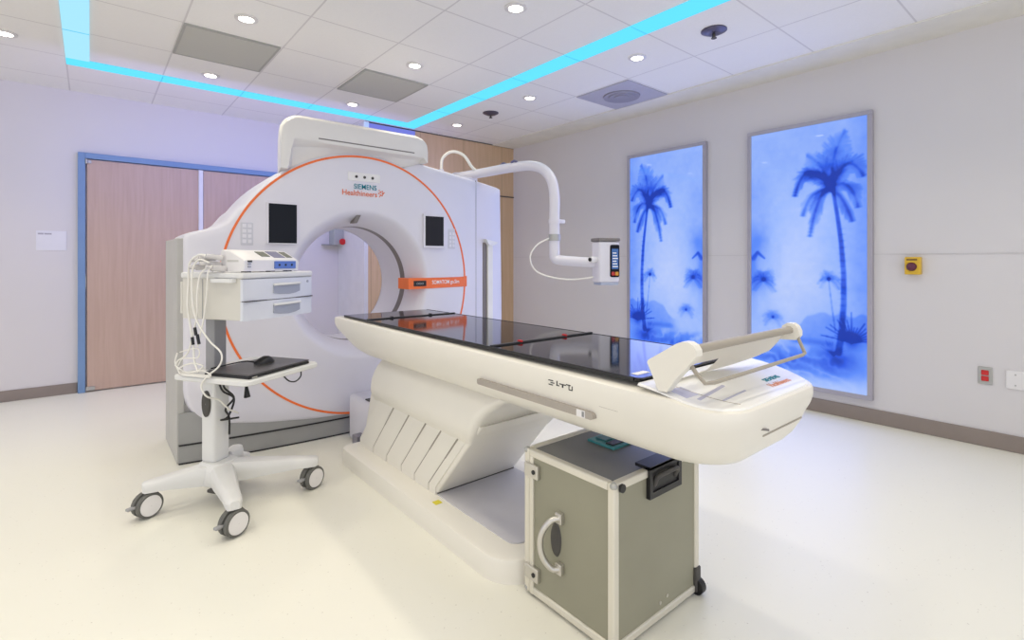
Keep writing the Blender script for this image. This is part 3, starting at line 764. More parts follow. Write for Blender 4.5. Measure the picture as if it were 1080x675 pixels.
# slatted pedestal cover: profiles in (Y, Z), leaning toward the viewer
def py_front(z):
    return 2.07-.885*(z-.10)
def py_back(z): return 2.93-.35*(z-.10)
ped = bmesh.new()
sec = []
for z, w in ((.094, .238), (.15, .238), (.30, .238), (.50, .238)):
    y0, y1 = py_front(z), py_back(z); sec.append([(x, y, z) for x, y in rrect(1.5-w, 1.5+w, y0, y1, .012, .02, n=4)])
loft(ped, sec)
obj('pedestal_core', ped, M['table_white'], T, smooth='auto')
edges = [2.075, 2.14, 2.28, 2.42, 2.59, 2.76, 2.95]
for k in range(6):
    bm = bmesh.new(); y0, y1 = edges[k], edges[k+1]-.008
    off = .007
    A0 = []
    for z, sh in ((.094, 0), (.13, 0), (.45, 1)):
        fy = lambda y, z=z, sh=sh: y-(.885*(z-.13) if sh else 0)
        x = 1.5-.238-off if z < .3 else 1.5-.238-off+.006
        A0.append([(x, fy(y0), z), (x, fy(y1), z), (x+.03, fy(y1), z), (x+.03, fy(y0), z)])
    loft(bm, A0); obj('cover_slat', bm, M['table_white'], T)
    if k < 5:
        bm = bmesh.new(); A0 = []
        y0 = edges[k+1]-.010; y1 = edges[k+1]+.001
        for z, sh in ((.0945, 0), (.13, 0), (.45, 1)):
            fy = lambda y, z=z, sh=sh: y-(.885*(z-.13) if sh else 0)
            x = 1.5-.238-off+.003
            A0.append([(x, fy(y0), z), (x, fy(y1), z), (x+.02, fy(y1), z), (x+.02, fy(y0), z)])
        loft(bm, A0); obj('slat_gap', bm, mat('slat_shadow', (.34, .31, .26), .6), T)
# smooth shroud above the slats
bm = bmesh.new(); sec = []
for z, w, y0, y1, r in ((.40, .236, 1.80, 2.80, .012), (.43, .256, 1.776, 2.80, .02), (.455, .266, 1.756, 2.79, .03), (.49, .268, 1.737, 2.785, .035), (.53, .264, 1.715, 2.78, .045), (.565, .252, 1.685, 2.775, .055), (.60, .232, 1.64, 2.77, .07), (.63, .205, 1.575, 2.77, .08), (.66, .19, 1.53, 2.77, .08)):
    sec.append([(x, y, z) for x, y in rrect(1.5-w, 1.5+w, y0, y1, r, .06, n=8)])
loft(bm, sec); obj('pedestal_shroud', bm, M['table_white'], T, smooth='auto')
obj('front_gap', BX(1.265, 1.735, 2.066, 2.078, .0985, .103), M['dark'], T)
# couch body, lofted by height
bm = bmesh.new(); sec = []
LV = [(.638, .195, .708, 2.78, .12, .10), (.641, .222, .686, 2.83, .13, .10), (.654, .258, .664, 2.87, .135, .09), (.675, .285, .647, 2.91, .14, .08), (.705, .306, .632, 2.96, .145, .07),
      (.74, .320, .620, 3.02, .15, .06), (.772, .327, .610, 3.09, .15, .05), (.79, .329, .606, 3.13, .15, .04), (.81, .329, .602, 3.15, .15, .03), (.838, .328, .602, 3.16, .15, .03), (.848, .325, .605, 3.16, .147, .03), (.852, .318, .612, 3.15, .14, .03)]
for z, h, y0, y1, r0, r1 in LV: sec.append([(x, y, z) for x, y in rrect(1.5-h, 1.5+h, y0, y1, r0, r1, n=12)])
def drop(bm, lift=0.):
    for v in bm.verts:
        t_ = min(1, max(0, (.87-v.co.y)/.25)); k_ = min(1, max(0, (v.co.z-.74)/.11))
        v.co.z -= .034*t_*t_*(3-2*t_)*k_-lift
    return bm
loft(bm, sec); drop(bm); body = obj('couch_body', bm, M['table_white'], T, smooth='auto')
obj('side_slit', BX(1.1735, 1.178, .93, 1.0, .765, .768), M['railgrey'], body)
bm = bmesh.new()
loft(bm, [[(x, y, z) for x, y in rrect(1.5-h, 1.5+h, y0, .874, .14, .01, n=12)] for z, h, y0 in ((.851, .316, .614), (.8545, .315, .615), (.8565, .311, .619))])
# subdivide lengthwise so that the slope of the foot end is followed
for yy in (.84, .80, .76, .72, .68, .65): bmesh.ops.bisect_plane(bm, geom=bm.verts[:]+bm.edges[:]+bm.faces[:], plane_co=(0, yy, 0), plane_no=(0, 1, 0))
obj('foot_lit_top', drop(bm), mat('foot_lit_white', (.86, .855, .84), .3), T)  # lit tone of the couch top, painted as a paler plate over it
# end seams
obj('end_slit', BX(1.415, 1.675, .6235, .66, .7205, .7245), M['brownbar'], body)
bm = bmesh.new(); prism(bm, [(1.335, .758), (1.415, .740), (1.415, .746), (1.335, .765)], lambda u, v: (u, .6085+.0195*min(1, max(0, (1.40-u)/.065)), v), lambda u, v: (u, .66, v)); obj('end_catch', bm, M['ring_grey'], body)
obj('side_seam', drop(TB([(1.25, .83, .8568), (1.27, .76, .8568), (1.29, .70, .8568), (1.318, .64, .8568)], .0012, n=6)), M['railgrey'], body)
# accessory rail
# accessory rail
bm = bmesh.new(); loft(bm, [[(x, y, z) for y, z in rrect(1.02, 1.615, .719, .741, .009, n=4)] for x in (1.166, 1.20)])
rail = obj('side_rail', bm, M['railgrey'], T, smooth='auto')
obj('rail_label', BX(1.1648, 1.167, 1.05, 1.085, .719, .741), M['plate'], rail)
obj('rail_mark', BX(1.1642, 1.1665, 1.053, 1.062, .722, .738), M['grey_text'], rail)
# black glyph marks on the flank
bm = bmesh.new()
for y, z, w, h in ((1.205, .807, .022, .003), (1.197, .800, .018, .003), (1.205, .793, .02, .003), (1.176, .803, .004, .014), (1.172, .796, .014, .003), (1.15, .803, .03, .003), (1.15, .797, .006, .008), (1.125, .806, .02, .003), (1.122, .798, .003, .014), (1.108, .798, .003, .014), (1.116, .792, .012, .003)):
    box(bm, 1.170, 1.1765, y-w/2, y+w/2, z-h/2, z+h/2)
obj('flank_marks', bm, M['black'], body)
# glass top
bm = bmesh.new()
loft(bm, [[(x, y, z) for x, y in rrect(1.5-h, 1.5+h, y0, 3.085, .02, .02, n=4)] for z, h, y0 in ((.850, .278, .89), (.853, .289, .88), (.862, .290, .878), (.8645, .287, .882))])
obj('glass_top', bm, M['gloss_black'], T)
for y in (2.735, 1.58):
    s = obj('cross_rail', BX(1.208, 1.80, y-.008, y+.008, .8625, .8705, bev=.002), M['black'], T)
    for x in (1.36, 1.62):
        obj('red_marker', BX(x-.006, x+.006, y-.011, y+.011, .8685, .876, bev=.001), M['red'] if y < 2 else M['black'], s)
bm = bmesh.new(); box(bm, 1.206, 1.211, .90, 3.07, .8535, .8658); box(bm, 1.789, 1.794, .90, 3.07, .8535, .8658)
obj('edge_rail', bm, M['black'], T)
obj('sticker', BX(1.243, 1.305, .912, .937, .8646, .8652), M['paper'], T)
# painted lilac reflections of the light boxes on the foot end, and lettering
LP_ = mat('lilac_reflection', (.48, .48, .62), .4)
obj('reflection_patch', drop(BX(1.215, 1.275, .735, .79, .8563, .8571)), LP_, body)
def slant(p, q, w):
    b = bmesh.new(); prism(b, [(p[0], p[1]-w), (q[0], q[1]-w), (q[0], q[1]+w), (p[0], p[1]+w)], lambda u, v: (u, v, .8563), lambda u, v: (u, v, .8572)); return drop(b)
obj('reflection_line', slant((1.24, .715), (1.42, .74), .005), LP_, body)
obj('reflection_line', slant((1.30, .68), (1.45, .69), .003), LP_, body)
obj('foot_lettering', drop(fit_text('SIEMENS', (1.60, .695, .857), (1, 0, 0), (0, 1, 0), .10, .018, bold=.006)), M['teal_text'], body)
obj('foot_lettering', drop(fit_text('Healthineers', (1.57, .662, .857), (1, 0, 0), (0, 1, 0), .13, .022, bold=.004)), mat('pale_orange_print', (.85, .36, .22), .5), body)
# paper-roll yoke
Y = obj('roll_yoke', bmesh.new() if False else (lambda b: (prism(b, [(.775, .851), (.80, .851), (.836, .922), (.832, .930), (.745, .985), (.728, .992), (.712, .992), (.698, .986), (.689, .973), (.688, .958), (.745, .893)], lambda u, v: (1.182, u, v), lambda u, v: (1.212, u, v)), b)[1])(bmesh.new()), M['table_white'], T)
bm = bmesh.new(); prism(bm, [(.735, .938), (.735, .965), (.727, .985), (.712, .995), (.696, .995), (.682, .986), (.675, .97), (.675, .955), (.686, .94)], lambda u, v: (1.79, u, v), lambda u, v: (1.818, u, v))
obj('yoke_cheek', bm, M['table_white'], Y)
bm = bmesh.new(); tube(bm, [(1.21, .712, .970), (1.792, .705, .972)], .012, smooth=False, n=16)
obj('roll_bar', bm, M['brownbar'], Y, smooth='auto')
# curved trough panel with window
bm = bmesh.new()
def tr(u, v):   # u along X 0..1, v from bar (0) to couch (1)
    return (1.212+.58*u, .722+.115*v, .956-.104*v-.018*math.sin(PI*v))
cells = {}
NU, NV = 90, 36
def inside(u, v):
    if .03 < u < .34 and .25 < v < .80 and not (u > .30 and v > .62): return False
    if u > .45: return v < .98-.55*((u-.45)/.55)**1.4
    return True
for i in range(NU+1):
    for j in range(NV+1): cells[i, j] = bm.verts.new(tr(i/NU, j/NV))
for i in range(NU):
    for j in range(NV):
        if inside((i+.5)/NU, (j+.5)/NV): bm.faces.new((cells[i, j], cells[i+1, j], cells[i+1, j+1], cells[i, j+1]))
for v in [v for v in bm.verts if not v.link_faces]: bm.verts.remove(v)
bmesh.ops.solidify(bm, geom=bm.faces[:], thickness=.006)
obj('trough', bm, M['table_white'], Y, smooth='auto')
obj('wire_loop', TB([(1.208, .735, .950), (1.205, .705, .915), (1.203, .676, .890), (1.235, .668, .889), (1.5, .663, .8925), (1.77, .657, .8975), (1.797, .660, .900), (1.80, .672, .925), (1.802, .69, .965)], .0055, k=4, smooth=False), M['brownbar'], Y, smooth='auto')
# rear column and small foot between couch and scanner
obj('rear_column', BX(1.345, 1.52, 3.0, 3.35, 0, .305, bev=.03, seg=3), M['white'], T, smooth='auto')
obj('rear_vent', BX(1.365, 1.405, 3.06, 3.12, .302, .31, bev=.002), M['dark'], T)
bm = bmesh.new(); box(bm, 1.285, 1.345, 3.06, 3.14, 0, .095, bev=.006); box(bm, 1.27, 1.36, 3.04, 3.16, 0, .012); obj('floor_bracket', bm, mat('bracket_grey', (.22, .21, .25), .5), T)

# ------------------------------------------------------------------ the grey flight case
K = thing('flight_case', 'grey-green equipment case with aluminium edges standing under the table end', 'case', (1.455, 1.18, 0))
X0, X1, Y0, Y1, Z0, Z1 = 1.212, 1.695, .975, 1.385, .012, .526
bm = bmesh.new(); box(bm, X0+.006, X1-.006, Y0+.006, Y1-.006, Z0+.004, Z1-.006)
bm.faces.ensure_lookup_table()
for f in bm.faces:
    f.normal_update()
    if abs(f.calc_center_median().z-(Z1-.006)) < .01: f.material_index = 1
obj('panels', bm, [M['case'], M['case_top']], K)
e = .026
def prof_bar(x0, x1, y0, y1, z0, z1): obj('edge_profile', BX(x0, x1, y0, y1, z0, z1, bev=.005), M['profile'], K)
for x in (X0, X1-e):
    for y in (Y0, Y1-e): prof_bar(x, x+e, y, y+e, Z0, Z1)
for z in (Z0, Z1-e):
    for x in (X0, X1-e): prof_bar(x, x+e, Y0+e, Y1-e, z, z+e)
    for y in (Y0, Y1-e): prof_bar(X0+e, X1-e, y, y+e, z, z+e)
obj('edge_profile', BX(X0-.002, X0+.02, Y1-.048, Y1-.028, Z0, Z1-.02, bev=.004), M['profile'], K)
for x in (X0, X1):
    for y in (Y0, Y1):
        for z in (Z0, Z1):
            bm = bmesh.new(); sx = .009 if x == X0 else -.009; sy = .009 if y == Y0 else -.009; sz = .009 if z == Z0 else -.009
            bmesh.ops.create_icosphere(bm, subdivisions=2, radius=.0125, matrix=Matrix.Translation((x+sx, y+sy, z+sz)))
            if z == Z0:
                for v in bm.verts: v.co.z = max(v.co.z, .0)
            obj('corner_ball', bm, M['steel'], K, smooth=True)
bm = bmesh.new(); cyl(bm, (X0+.035, Y0-.008, Z1-.018), (X0+.035, Y0+.01, Z1-.018), .013, n=16); obj('rubber_stud', bm, M['black'], K)
# latches on the left face
for z in (.455, .092):
    l = obj('latch', BX(X0-.010, X0+.006, 1.305, 1.375, z-.024, z+.024, bev=.003), M['metal'], K)
    bm = bmesh.new(); cyl(bm, (X0-.013, 1.325, z), (X0-.009, 1.325, z), .008, n=14); obj('latch_hole', bm, M['black'], l)
# bow handle
h = obj('bow_handle', TB([(X0-.004, 1.20, .34), (X0-.028, 1.215, .335), (X0-.048, 1.235, .30), (X0-.054, 1.243, .255), (X0-.048, 1.235, .21), (X0-.028, 1.215, .175), (X0-.004, 1.20, .17)], .0105, n=12), M['metal'], K, smooth='auto')
for z in (.34, .17): obj('handle_foot', BX(X0-.012, X0+.006, 1.188, 1.216, z-.018, z+.018, bev=.003), M['metal'], h)
bm = bmesh.new(); lathe(bm, (X0+.007, 1.23, .255), (-1, 0, 0), [(.001, .006), (.052, .006), (.06, 0)], n=30)
for v in bm.verts: v.co.y = 1.225+(v.co.y-1.225)*.42
obj('handle_recess', bm, M['dark'], h)
# recessed grip on the near face
g = obj('recessed_grip', (lambda b: (box(b, 1.383, 1.40, Y0-.009, Y0+.01, .432, .535), box(b, 1.548, 1.566, Y0-.009, Y0+.01, .432, .535), box(b, 1.40, 1.548, Y0-.009, Y0+.01, .432, .452), box(b, 1.40, 1.548, Y0-.009, Y0+.01, .517, .535), box(b, 1.383, 1.566, Y0-.009, Y0+.05, .527, .537), b)[-1])(bmesh.new()), M['black'], K)
obj('grip_well', BX(1.40, 1.548, Y0-.003, Y0+.008, .452, .517), mat('grip_dark', (.02, .02, .02), .5), g)
obj('grip_bar', TB([(1.415, Y0-.001, .470), (1.42, Y0-.014, .500), (1.475, Y0-.018, .505), (1.53, Y0-.014, .500), (1.535, Y0-.001, .470)], .008, n=10), M['dark'], g, smooth=True)
# corner wheel
bm = bmesh.new(); box(bm, X1-.03, X1+.004, Y0-.006, Y0+.03, .012, .10, bev=.006); w = obj('wheel_housing', bm, M['dark'], K)
bm = bmesh.new(); cyl(bm, (X1-.020, Y0+.004, .028), (X1+.006, Y0+.004, .028), .028, n=24); obj('corner_wheel', bm, M['black'], w)
# teal butterfly latch on the lid
l = obj('lid_latch', BX(1.448, 1.552, 1.165, 1.292, Z1-.007, Z1+.002, bev=.002), M['teal'], K)
obj('latch_plate', BX(1.462, 1.538, 1.18, 1.215, Z1+.001, Z1+.006, bev=.002), M['black'], l)
obj('latch_wing', BX(1.475, 1.53, 1.225, 1.275, Z1+.001, Z1+.007, bev=.003), mat('teal_dark', (.03, .16, .18), .35), l)
for x, z in ((1.46, .062), (1.50, .07)):
    bm = bmesh.new(); cyl(bm, (x, Y0+.0065, z), (x, Y0+.004, z), .006, n=12); obj('rivet', bm, M['metal'], K)

# ------------------------------------------------------------------ medical cart (own frame: t to the right, b to the back)
CM = Matrix(((.854, -.52, 0, .639), (.52, .854, 0, 2.885), (0, 0, 1, 0), (0, 0, 0, 1)))
def cb(bm): bmesh.ops.transform(bm, matrix=CM, verts=bm.verts); return bm
def cw(t, b, z): return tuple(CM @ Vector((t, b, z)))
R = thing('medical_cart', 'white wheeled medical cart with two drawers and a lower shelf', 'cart', cw(-.1, 0, 0))
obj('worktop', cb(BX(-.235, .232, -.197, .195, 1.118, 1.146, bev=.008, seg=3)), M['cart_white'], R, smooth='auto')
obj('drawer_housing', cb(BX(-.2275, .2275, -.178, .19, .922, 1.119, bev=.004)), M['beige'], R)
obj('side_groove', cb(BX(-.2285, -.2265, .055, .059, .925, 1.115)), M['grey'], R)
for z0, z1 in ((1.013, 1.114), (.920, 1.009)):
    bm = bmesh.new(); xs = [-.2275+.455*i/12 for i in range(13)]
    f = lambda x: -.192-.016*(1-(x/.2275)**2)
    loft(bm, [[(x, f(x), z) for x in xs]+[(x, -.176, z) for x in xs[::-1]] for z in (z0, z1)])
    d = obj('drawer', cb(bm), mat('drawer_bluewhite', (.68, .70, .76), .38), R)
    zc = (z0+z1)/2-.004
    bm = bmesh.new()
    pts = [(-.04, zc+.022), (.145, zc+.022), (.145, zc-.014), (.11, zc-.023), (.06, zc-.027), (.0, zc-.024), (-.04, zc-.017)]
    prism(bm, pts, lambda u, v: (u-.02, f(u)-.004, v), lambda u, v: (u-.02, f(u)+.01, v))
    hnd = obj('drawer_handle', cb(bm), M['handle_grey'], d)
    bm = bmesh.new(); tube(bm, [(-.06, f(-.06)-.004, zc+.024), (.03, f(.03)-.013, zc+.026), (.125, f(.125)-.005, zc+.026)], .006, n=10)
    obj('handle_lip', cb(bm), M['cart_white'], hnd, smooth=True)
    if z0 > 1:
        bm = bmesh.new(); cyl(bm, (.19, f(.19)-.003, 1.092), (.19, f(.19)+.004, 1.092), .007, n=14); obj('lock', cb(bm), M['handle_grey'], d)
obj('drawer_gap', cb(BX(-.222, .222, -.205, -.18, 1.0085, 1.0135)), M['dark'], R)
obj('worktop_gap', cb(BX(-.222, .222, -.19, -.18, 1.1135, 1.1185)), M['grey'], R)
# under-worktop slide on the left
bm = bmesh.new(); loft(bm, [[(x, y, z) for x, y in rrect(-.262, -.22, -.155, -.02, .015, n=4)] for z in (1.10, 1.118)]); obj('side_pull', cb(bm), M['cart_white'], R)
# rear accessory panel
obj('rear_panel', cb(BX(-.2275, -.2, .19, .205, .945, 1.10, bev=.003)), M['beige'], R)
# column
obj('mast', cb(BX(-.135, -.065, .09, .15, .64, .923, bev=.004)), M['grey'], R)
obj('column', cb(BX(-.150, -.052, .078, .165, .192, .652, bev=.016, seg=3)), M['cart_white'], R, smooth='auto')
bm = bmesh.new()
lathe(bm, (-.152, .122, .49), (-1, 0, 0), [(.045, -.004), (.045, .006), (.036, .010), (.001, .008)], n=28)
for v in bm.verts: v.co.y = .122+(v.co.y-.122)*.60; v.co.z = .49+(v.co.z-.49)*1.45
obj('cable_port', cb(bm), M['dark'], R, smooth='auto')
# shelf
bm = bmesh.new()
loft(bm, [[(x, y, z) for x, y in rrect(-.275-k, .215+k, -.262-k, .20, .04, .03, n=6)] for z, k in ((.628, -.012), (.634, 0), (.650, 0), (.655, -.005))])
obj('shelf', cb(bm), M['cart_white'], R, smooth='auto')
# base hub and legs
bm = bmesh.new()
loft(bm, [[(x, y, z) for x, y in rrect(-.1-w, -.1+w, .1-d, .1+d, .04, n=6)] for z, w, d in ((.095, .085, .085), (.12, .095, .095), (.175, .085, .085), (.198, .065, .065))])
obj('base_hub', cb(bm), M['cart_white'], R, smooth='auto')
ends = [(-.349, .258), (-.341, -.262), (.150, -.262), (.150, .258)]
for tx, by in ends:
    bm = bmesh.new(); sec = []
    c = Vector((-.1, .09)); q = Vector((tx, by)); d = (q-c); Ln = d.length; d.normalize(); n = Vector((-d.y, d.x))
    for s, w, zt, zb in ((.02, .058, .196, .095), (.3, .052, .190, .10), (.55, .045, .182, .110), (.8, .038, .173, .118), (.95, .036, .168, .119), (1.04, .031, .165, .119), (1.07, .018, .160, .122)):
        p = c+d*Ln*s
        ring = []
        for u, v in ((-1, 0), (-.95, .55), (-.72, .9), (-.3, 1), (.3, 1), (.72, .9), (.95, .55), (1, 0), (.9, -1), (-.9, -1)):
            pp = p+n*(u*w); zm = (zt+zb)/2; ring.append((pp.x, pp.y, zm+v*(zt-zb)/2))
        sec.append(ring)
    loft(bm, sec); obj('leg', cb(bm), M['cart_white'], R, smooth='auto')
obj('battery_box', cb(BX(-.09, .10, .10, .20, .082, .165, bev=.01)), M['cart_white'], R, smooth='auto')
obj('battery_foot', cb(BX(-.085, .098, .095, .20, .058, .083, bev=.004)), M['dark'], R)
obj('pedal', cb(BX(-.03, .045, .09, .16, .16, .212, bev=.008)), M['cart_white'], R, smooth='auto')
obj('hub_skirt', cb(BX(-.205, -.13, -.02, .06, .078, .095, bev=.006)), M['dark'], R)
bm = bmesh.new(); cyl(bm, (-.29, .20, .112), (-.29, .20, .123), .006, n=12); obj('blue_plug', cb(bm), M['blue'], R)
# twin-wheel casters
for tx, by in ends:
    wx, wy, _ = cw(tx, by, 0)
    r = .058
    CT = Matrix.Translation((wx, wy, 0)) @ Matrix.Rotation(math.radians(24), 4, 'Z') @ Matrix.Translation((-wx, -wy, 0))
    def cs(q): bmesh.ops.transform(q, matrix=CT, verts=q.verts); return q
    bm = bmesh.new(); cyl(bm, (wx, wy+.012, .095), (wx, wy+.012, .126), .012, n=14)
    cr = obj('caster', cs(bm), M['grey'], R)
    bm = bmesh.new()
    lathe(bm, (wx, wy, r), (0, 1, 0), [(.001, -.004), (.05, -.004), (.062, -.002), (.064, .008), (.05, .014), (.001, .014)], n=30)
    for v in list(bm.verts):
        if v.co.z < r*.7: v.co.z = r*.7+(v.co.z-r*.7)*.15
    obj('hood', cs(bm), M['tyre'], cr, smooth='auto')
    for s in (-1, 1):
        bm = bmesh.new(); a = wy+s*.010; b = wy+s*.030
        lathe(bm, (wx, wy, r), (0, s, 0), [(.001, .008), (.048, .008), (.058, .012), (.058, .026), (.054, .031), (.047, .031)], n=36)
        obj('tyre', cs(bm), M['tyre'], cr, smooth='auto')
        bm = bmesh.new()
        lathe(bm, (wx, wy, r), (0, s, 0), [(.047, .028), (.046, .0325), (.001, .034)], n=36)
        obj('wheel_cap', cs(bm), M['plate'], cr, smooth='auto')
    obj('brake_lever', cs(BX(wx-.088, wx-.05, wy-.012, wy+.012, .060, .072, bev=.004)), M['grey'], cr)
# black cable ties and lead hanging at the column
obj('power_lead', cb(TB([(-.10, .06, .62), (-.115, .05, .57), (-.075, .03, .51), (-.11, .045, .46), (-.085, .05, .41), (-.075, .06, .32)], .005)), M['black'], R, smooth=True)
obj('power_lead', cb(TB([(-.13, .07, .60), (-.12, .05, .55), (-.065, .04, .50), (-.10, .04, .42), (-.13, .05, .41), (-.045, .03, .40)], .005)), M['black'], R, smooth=True)
obj('shelf_lead', cb(TB([(-.02, -.23, .628), (.01, -.24, .595), (.05, -.245, .585), (.09, -.24, .60), (.10, -.235, .628)], .0035)), M['black'], R, smooth=True)
bm = bmesh.new(); prism(bm, [(0, 0), (.03, 0), (.022, .03), (.012, .06), (.008, .06), (.004, .03)], lambda u, v: (u-.01, .02, v+.49), lambda u, v: (u-.01, .035, v+.49)); obj('tag_strap', cb(bm), M['black'], R)

# ------------------------------------------------------------------ things on the cart
P_ = thing('laptop', 'closed dark grey laptop lying on the lower shelf of the cart', 'laptop', cw(-.04, -.1, .655))
obj('laptop_base', cb(BX(-.238, .158, -.238, .035, .6555, .668, bev=.004)), M['black'], P_)
obj('laptop_lid', cb(BX(-.238, .158, -.238, .035, .669, .677, bev=.004)), M['laptop'], P_)
obj('laptop_port', cb(BX(-.22, -.19, -.2395, -.236, .658, .664)), M['metal'], P_)
bm = bmesh.new(); sec = []
for s, w, z in ((.0, .010, .004), (.06, .024, .018), (.25, .031, .029), (.5, .032, .036), (.75, .030, .032), (.93, .022, .018), (1, .010, .006)):
    x = -.045+.105*s; sec.append([(x, -.085+w*math.cos(t), .677+max(0, z*math.sin(t))) for t in [PI*i/12 for i in range(13)]]+[(x, -.085, .677)])
loft(bm, sec); mo = obj('computer_mouse', cb(bm), M['black'], None, smooth='auto')
tag(mo, 'black computer mouse resting on the closed laptop', 'mouse')
mc = obj('mouse_lead', cb(TB([(-.04, -.085, .687), (-.08, -.06, .70), (-.12, -.02, .695), (-.15, .02, .685), (-.21, .025, .684)], .0035)), M['black'], mo, smooth=True)

D = thing('ecg_monitor', 'white physiological monitor with a blue socket panel on top of the cart', 'medical device', cw(-.06, -.09, 1.146))
bm = bmesh.new()
prf = [(-.172, 1.152), (-.175, 1.205), (-.165, 1.212), (-.085, 1.252), (-.04, 1.256), (-.03, 1.25), (-.03, 1.152)]
loft(bm, [[(x, y+(i in (0, 3))*0, z if z < 1.2 else z-(.006 if i in (0, 3) else 0)) for y, z in prf] for i, x in enumerate((-.203, -.196, .140, .148))])
case = obj('monitor_case', cb(bm), M['plate'], D, smooth='auto')
sp = obj('socket_panel', cb(BX(-.02, .125, -.179, -.172, 1.162, 1.200, bev=.002)), M['blue'], D)
for x in (.010, .052, .095):
    bm = bmesh.new(); cyl(bm, (x, -.181, 1.181), (x, -.178, 1.181), .006, n=12); obj('socket', cb(bm), M['black'], sp)
def slope(x0, x1, s0, s1, name, m, lift=.001):
    b = bmesh.new(); f = lambda s: (-.165+.08*s, 1.212+.040*s)
    (ya, za), (yb, zb) = f(s0), f(s1)
    prism(b, [(x0, 0), (x1, 0), (x1, 1), (x0, 1)], lambda u, v: (u, ya+(yb-ya)*v, za+(zb-za)*v-.003), lambda u, v: (u, ya+(yb-ya)*v, za+(zb-za)*v+.002))
    return obj(name, cb(b), m, D)
slope(.0, .075, .12, .9, 'display', mat('lcd_grey', (.20, .20, .30), .3))
slope(.088, .128, .15, .85, 'keypad', mat('olive_keys', (.16, .17, .13), .4))
slope(-.07, -.015, .25, .85, 'keypad', mat('olive_keys', (.16, .17, .13), .4))
for x in (-.185, -.035, .08):
    obj('foot', cb(BX(x, x+.03, -.165, -.135, 1.1465, 1.1525)), M['black'], D)
obj('side_marking', cb(BX(-.2045, -.2025, -.14, -.07, 1.196, 1.206)), mat('pale_marking', (.60, .59, .56), .5), D)
obj('port', cb(BX(-.185, -.16, -.1775, -.174, 1.195, 1.204)), M['dark'], D)
for z in (1.183, 1.17): obj('port', cb(BX(-.185, -.167, -.1775, -.174, z, z+.007)), M['steel'], D)
# clear plugs at its left and the white leads that hang from them
Wc = thing('lead_bundle', 'bundle of white patient leads hanging down the left side of the cart', 'cables', cw(-.25, .08, 1.15))
for i in range(4):
    bm = bmesh.new()
    cyl(bm, (-.205, -.055+.03*i, 1.162+.018*(i % 2)), (-.262, -.04+.033*i, 1.17+.02*(i % 3)), .017, .014, n=14)
    cyl(bm, (-.258, -.041+.033*i, 1.17+.02*(i % 3)), (-.285, -.03+.035*i, 1.172+.016*(i % 3)), .009, n=12)
    obj('connector', cb(bm), M['clear'], Wc, smooth='auto')
for i in range(3):
    bm = bmesh.new(); cyl(bm, (-.215, -.05+.04*i, 1.215), (-.275, -.02+.045*i, 1.225-.01*i), .013, .010, n=14)
    obj('connector', cb(bm), M['clear'], Wc, smooth='auto')
def lead(pts, r=.0038): obj('lead', cb(TB(pts, r)), M['cable_white'], Wc, smooth=True)
X = -.272
lead([(-.262, -.03, 1.222), (X, .026, 1.229), (X-.005, .08, 1.189), (X, .093, 1.089), (X, .099, .99), (X, .08, .887), (X, .062, .798), (X, .056, .731), (X-.01, .02, .68)], .0048)
lead([(-.265, -.03, 1.192), (X-.01, .014, 1.207), (X-.01, .056, 1.157), (X-.012, .056, 1.045), (X-.008, .038, .934), (X, -.033, .834), (X+.01, -.097, .776), (X+.01, -.091, .719), (X, -.033, .672), (X, .002, .666)], .0042)
lead([(-.27, -.02, 1.17), (X, .02, 1.135), (X-.005, .032, 1.046), (X, .038, .956), (X, .062, .865), (X, .099, .765), (X, .16, .725), (X, .179, .70)])
lead([(-.268, -.05, 1.18), (X, -.03, 1.145), (X+.005, -.012, 1.024), (X, .002, .913), (X, .02, .858), (X-.005, .03, .80)])
lead([(X, .166, .761), (X, .179, .714), (X, .148, .675), (X-.005, .068, .672), (X, .002, .708), (X, .074, .717), (X-.005, .148, .689), (X-.01, .123, .664), (X-.012, .026, .662), (X-.012, -.056, .664)])
lead([(X-.012, -.033, .664), (X-.014, -.003, .62), (X, -.02, .57), (-.20, -.01, .535), (-.16, .0, .50), (-.11, .02, .46), (-.05, .03, .425)], .0042)
lead([(X, .148, .766), (X, .062, .789), (X, .026, .782), (X, .038, .746), (X, .129, .736), (X, .16, .70)], .003)
lead([(X-.005, .17, .70), (X-.01, .09, .675), (X-.008, .0, .690), (X-.012, -.06, .672), (X-.01, .05, .668), (X-.012, .14, .666)], .0032)
for pts in ([(X-.008, .044, .889), (X-.008, .035, .853)], [(X-.01, .026, .858), (X-.008, .016, .812)], [(X-.006, .062, .843), (X-.006, .056, .807)]):
    obj('clip', cb(TB(pts, .007, smooth=False)), M['black'], Wc)

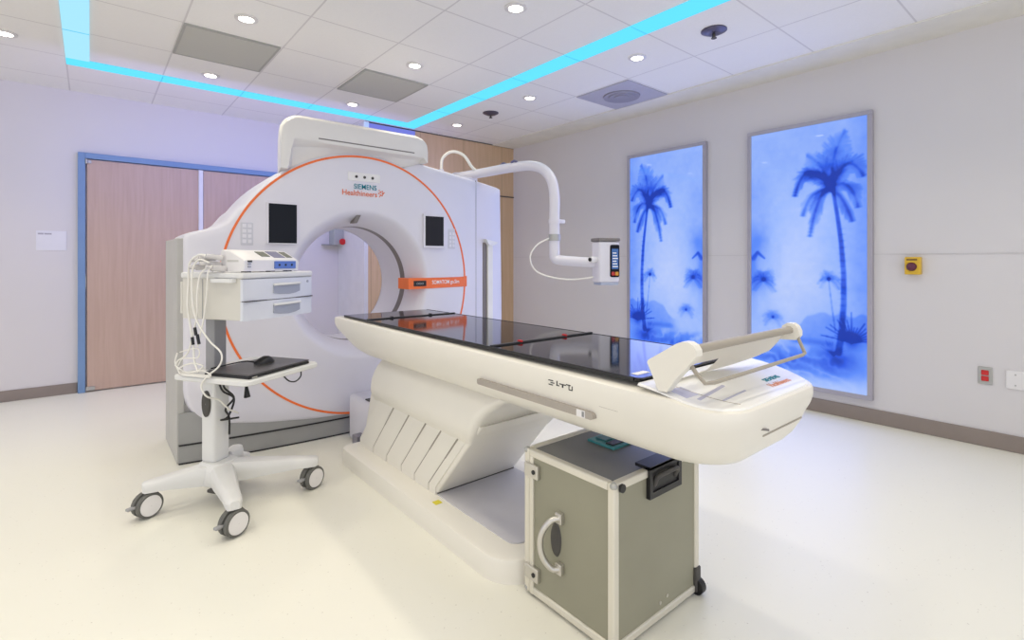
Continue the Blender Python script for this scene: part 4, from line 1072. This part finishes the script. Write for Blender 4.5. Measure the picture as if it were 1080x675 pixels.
# ------------------------------------------------------------------ light
def light(kind, name, loc, energy, col, rot=(0, 0, 0), **k):
    l = bpy.data.lights.new(name, kind); l.energy = energy; l.color = col
    for a, v in k.items(): setattr(l, a, v)
    o = bpy.data.objects.new(name, l); C.objects.link(o); o.location = loc; o.rotation_euler = rot
    return o
WARM = (1, .915, .74)
for x, y, lb in LP[:9]:
    light('SPOT', 'downlight_beam', (x, y, ZC-.03), 21.5, WARM, shadow_soft_size=.06, spot_size=math.radians(120), spot_blend=.9)
for x, y in ((.77, 2.35), (-.45, 3.55), (-.45, 2.35), (.77, 1.1), (1.99, 1.1), (3.19, 1.1), (-1.65, 3.55), (-1.65, 2.35), (-1.65, 4.82), (-.45, 1.1), (.77, -.1), (1.99, -.1), (3.19, -.1), (-1.65, 1.1)):
    light('SPOT', 'downlight_beam', (x, y, ZC-.03), 21.5, WARM, shadow_soft_size=.08, spot_size=math.radians(130), spot_blend=.9)
light('AREA', 'ceiling_fill', (-.8, -1.6, .9), 12, (1, .96, .90), rot=(math.radians(180-25), 0, -.69), shape='RECTANGLE', size=3, size_y=1.5)  # unseen area light added behind the camera to brighten the ceiling
# unseen area lamps that give the violet wash behind the scanner
light('AREA', 'violet_wash', (1.2, 4.6, 2.2), 14, (.34, .34, 1), rot=(math.radians(70), 0, 0), shape='RECTANGLE', size=2.6, size_y=.4)
for y in (1.62, 2.92): light('AREA', 'light_box_glow', (XW-.06, y, 1.25), 9, (.38, .45, 1), rot=(0, math.radians(90), 0), shape='RECTANGLE', size=2.0, size_y=.8)
light('AREA', 'violet_wash', (2.9, 4.7, 2.3), 1.5, (.40, .36, 1), rot=(math.radians(70), 0, 0), shape='RECTANGLE', size=1.2, size_y=.3)

w = bpy.data.worlds.new('world'); bpy.context.scene.world = w; w.use_nodes = True
b = w.node_tree.nodes['Background']; b.inputs['Color'].default_value = (.90, .91, 1, 1); b.inputs['Strength'].default_value = 1.22

# ------------------------------------------------------------------ camera
cd = bpy.data.cameras.new('camera'); cam = bpy.data.objects.new('camera', cd); C.objects.link(cam)
cam.location = (0, 0, 1.203); cam.rotation_euler = (math.radians(90), 0, -.6946)
cd.sensor_width = 36; cd.sensor_fit = 'HORIZONTAL'; cd.lens = 36*534.16/1080; cd.shift_y = -62.7/1080; cd.clip_start = .05
bpy.context.scene.camera = cam
vs = bpy.context.scene.view_settings
vs.view_transform = 'Standard'; vs.look = 'None'; vs.exposure = 0; vs.gamma = 1
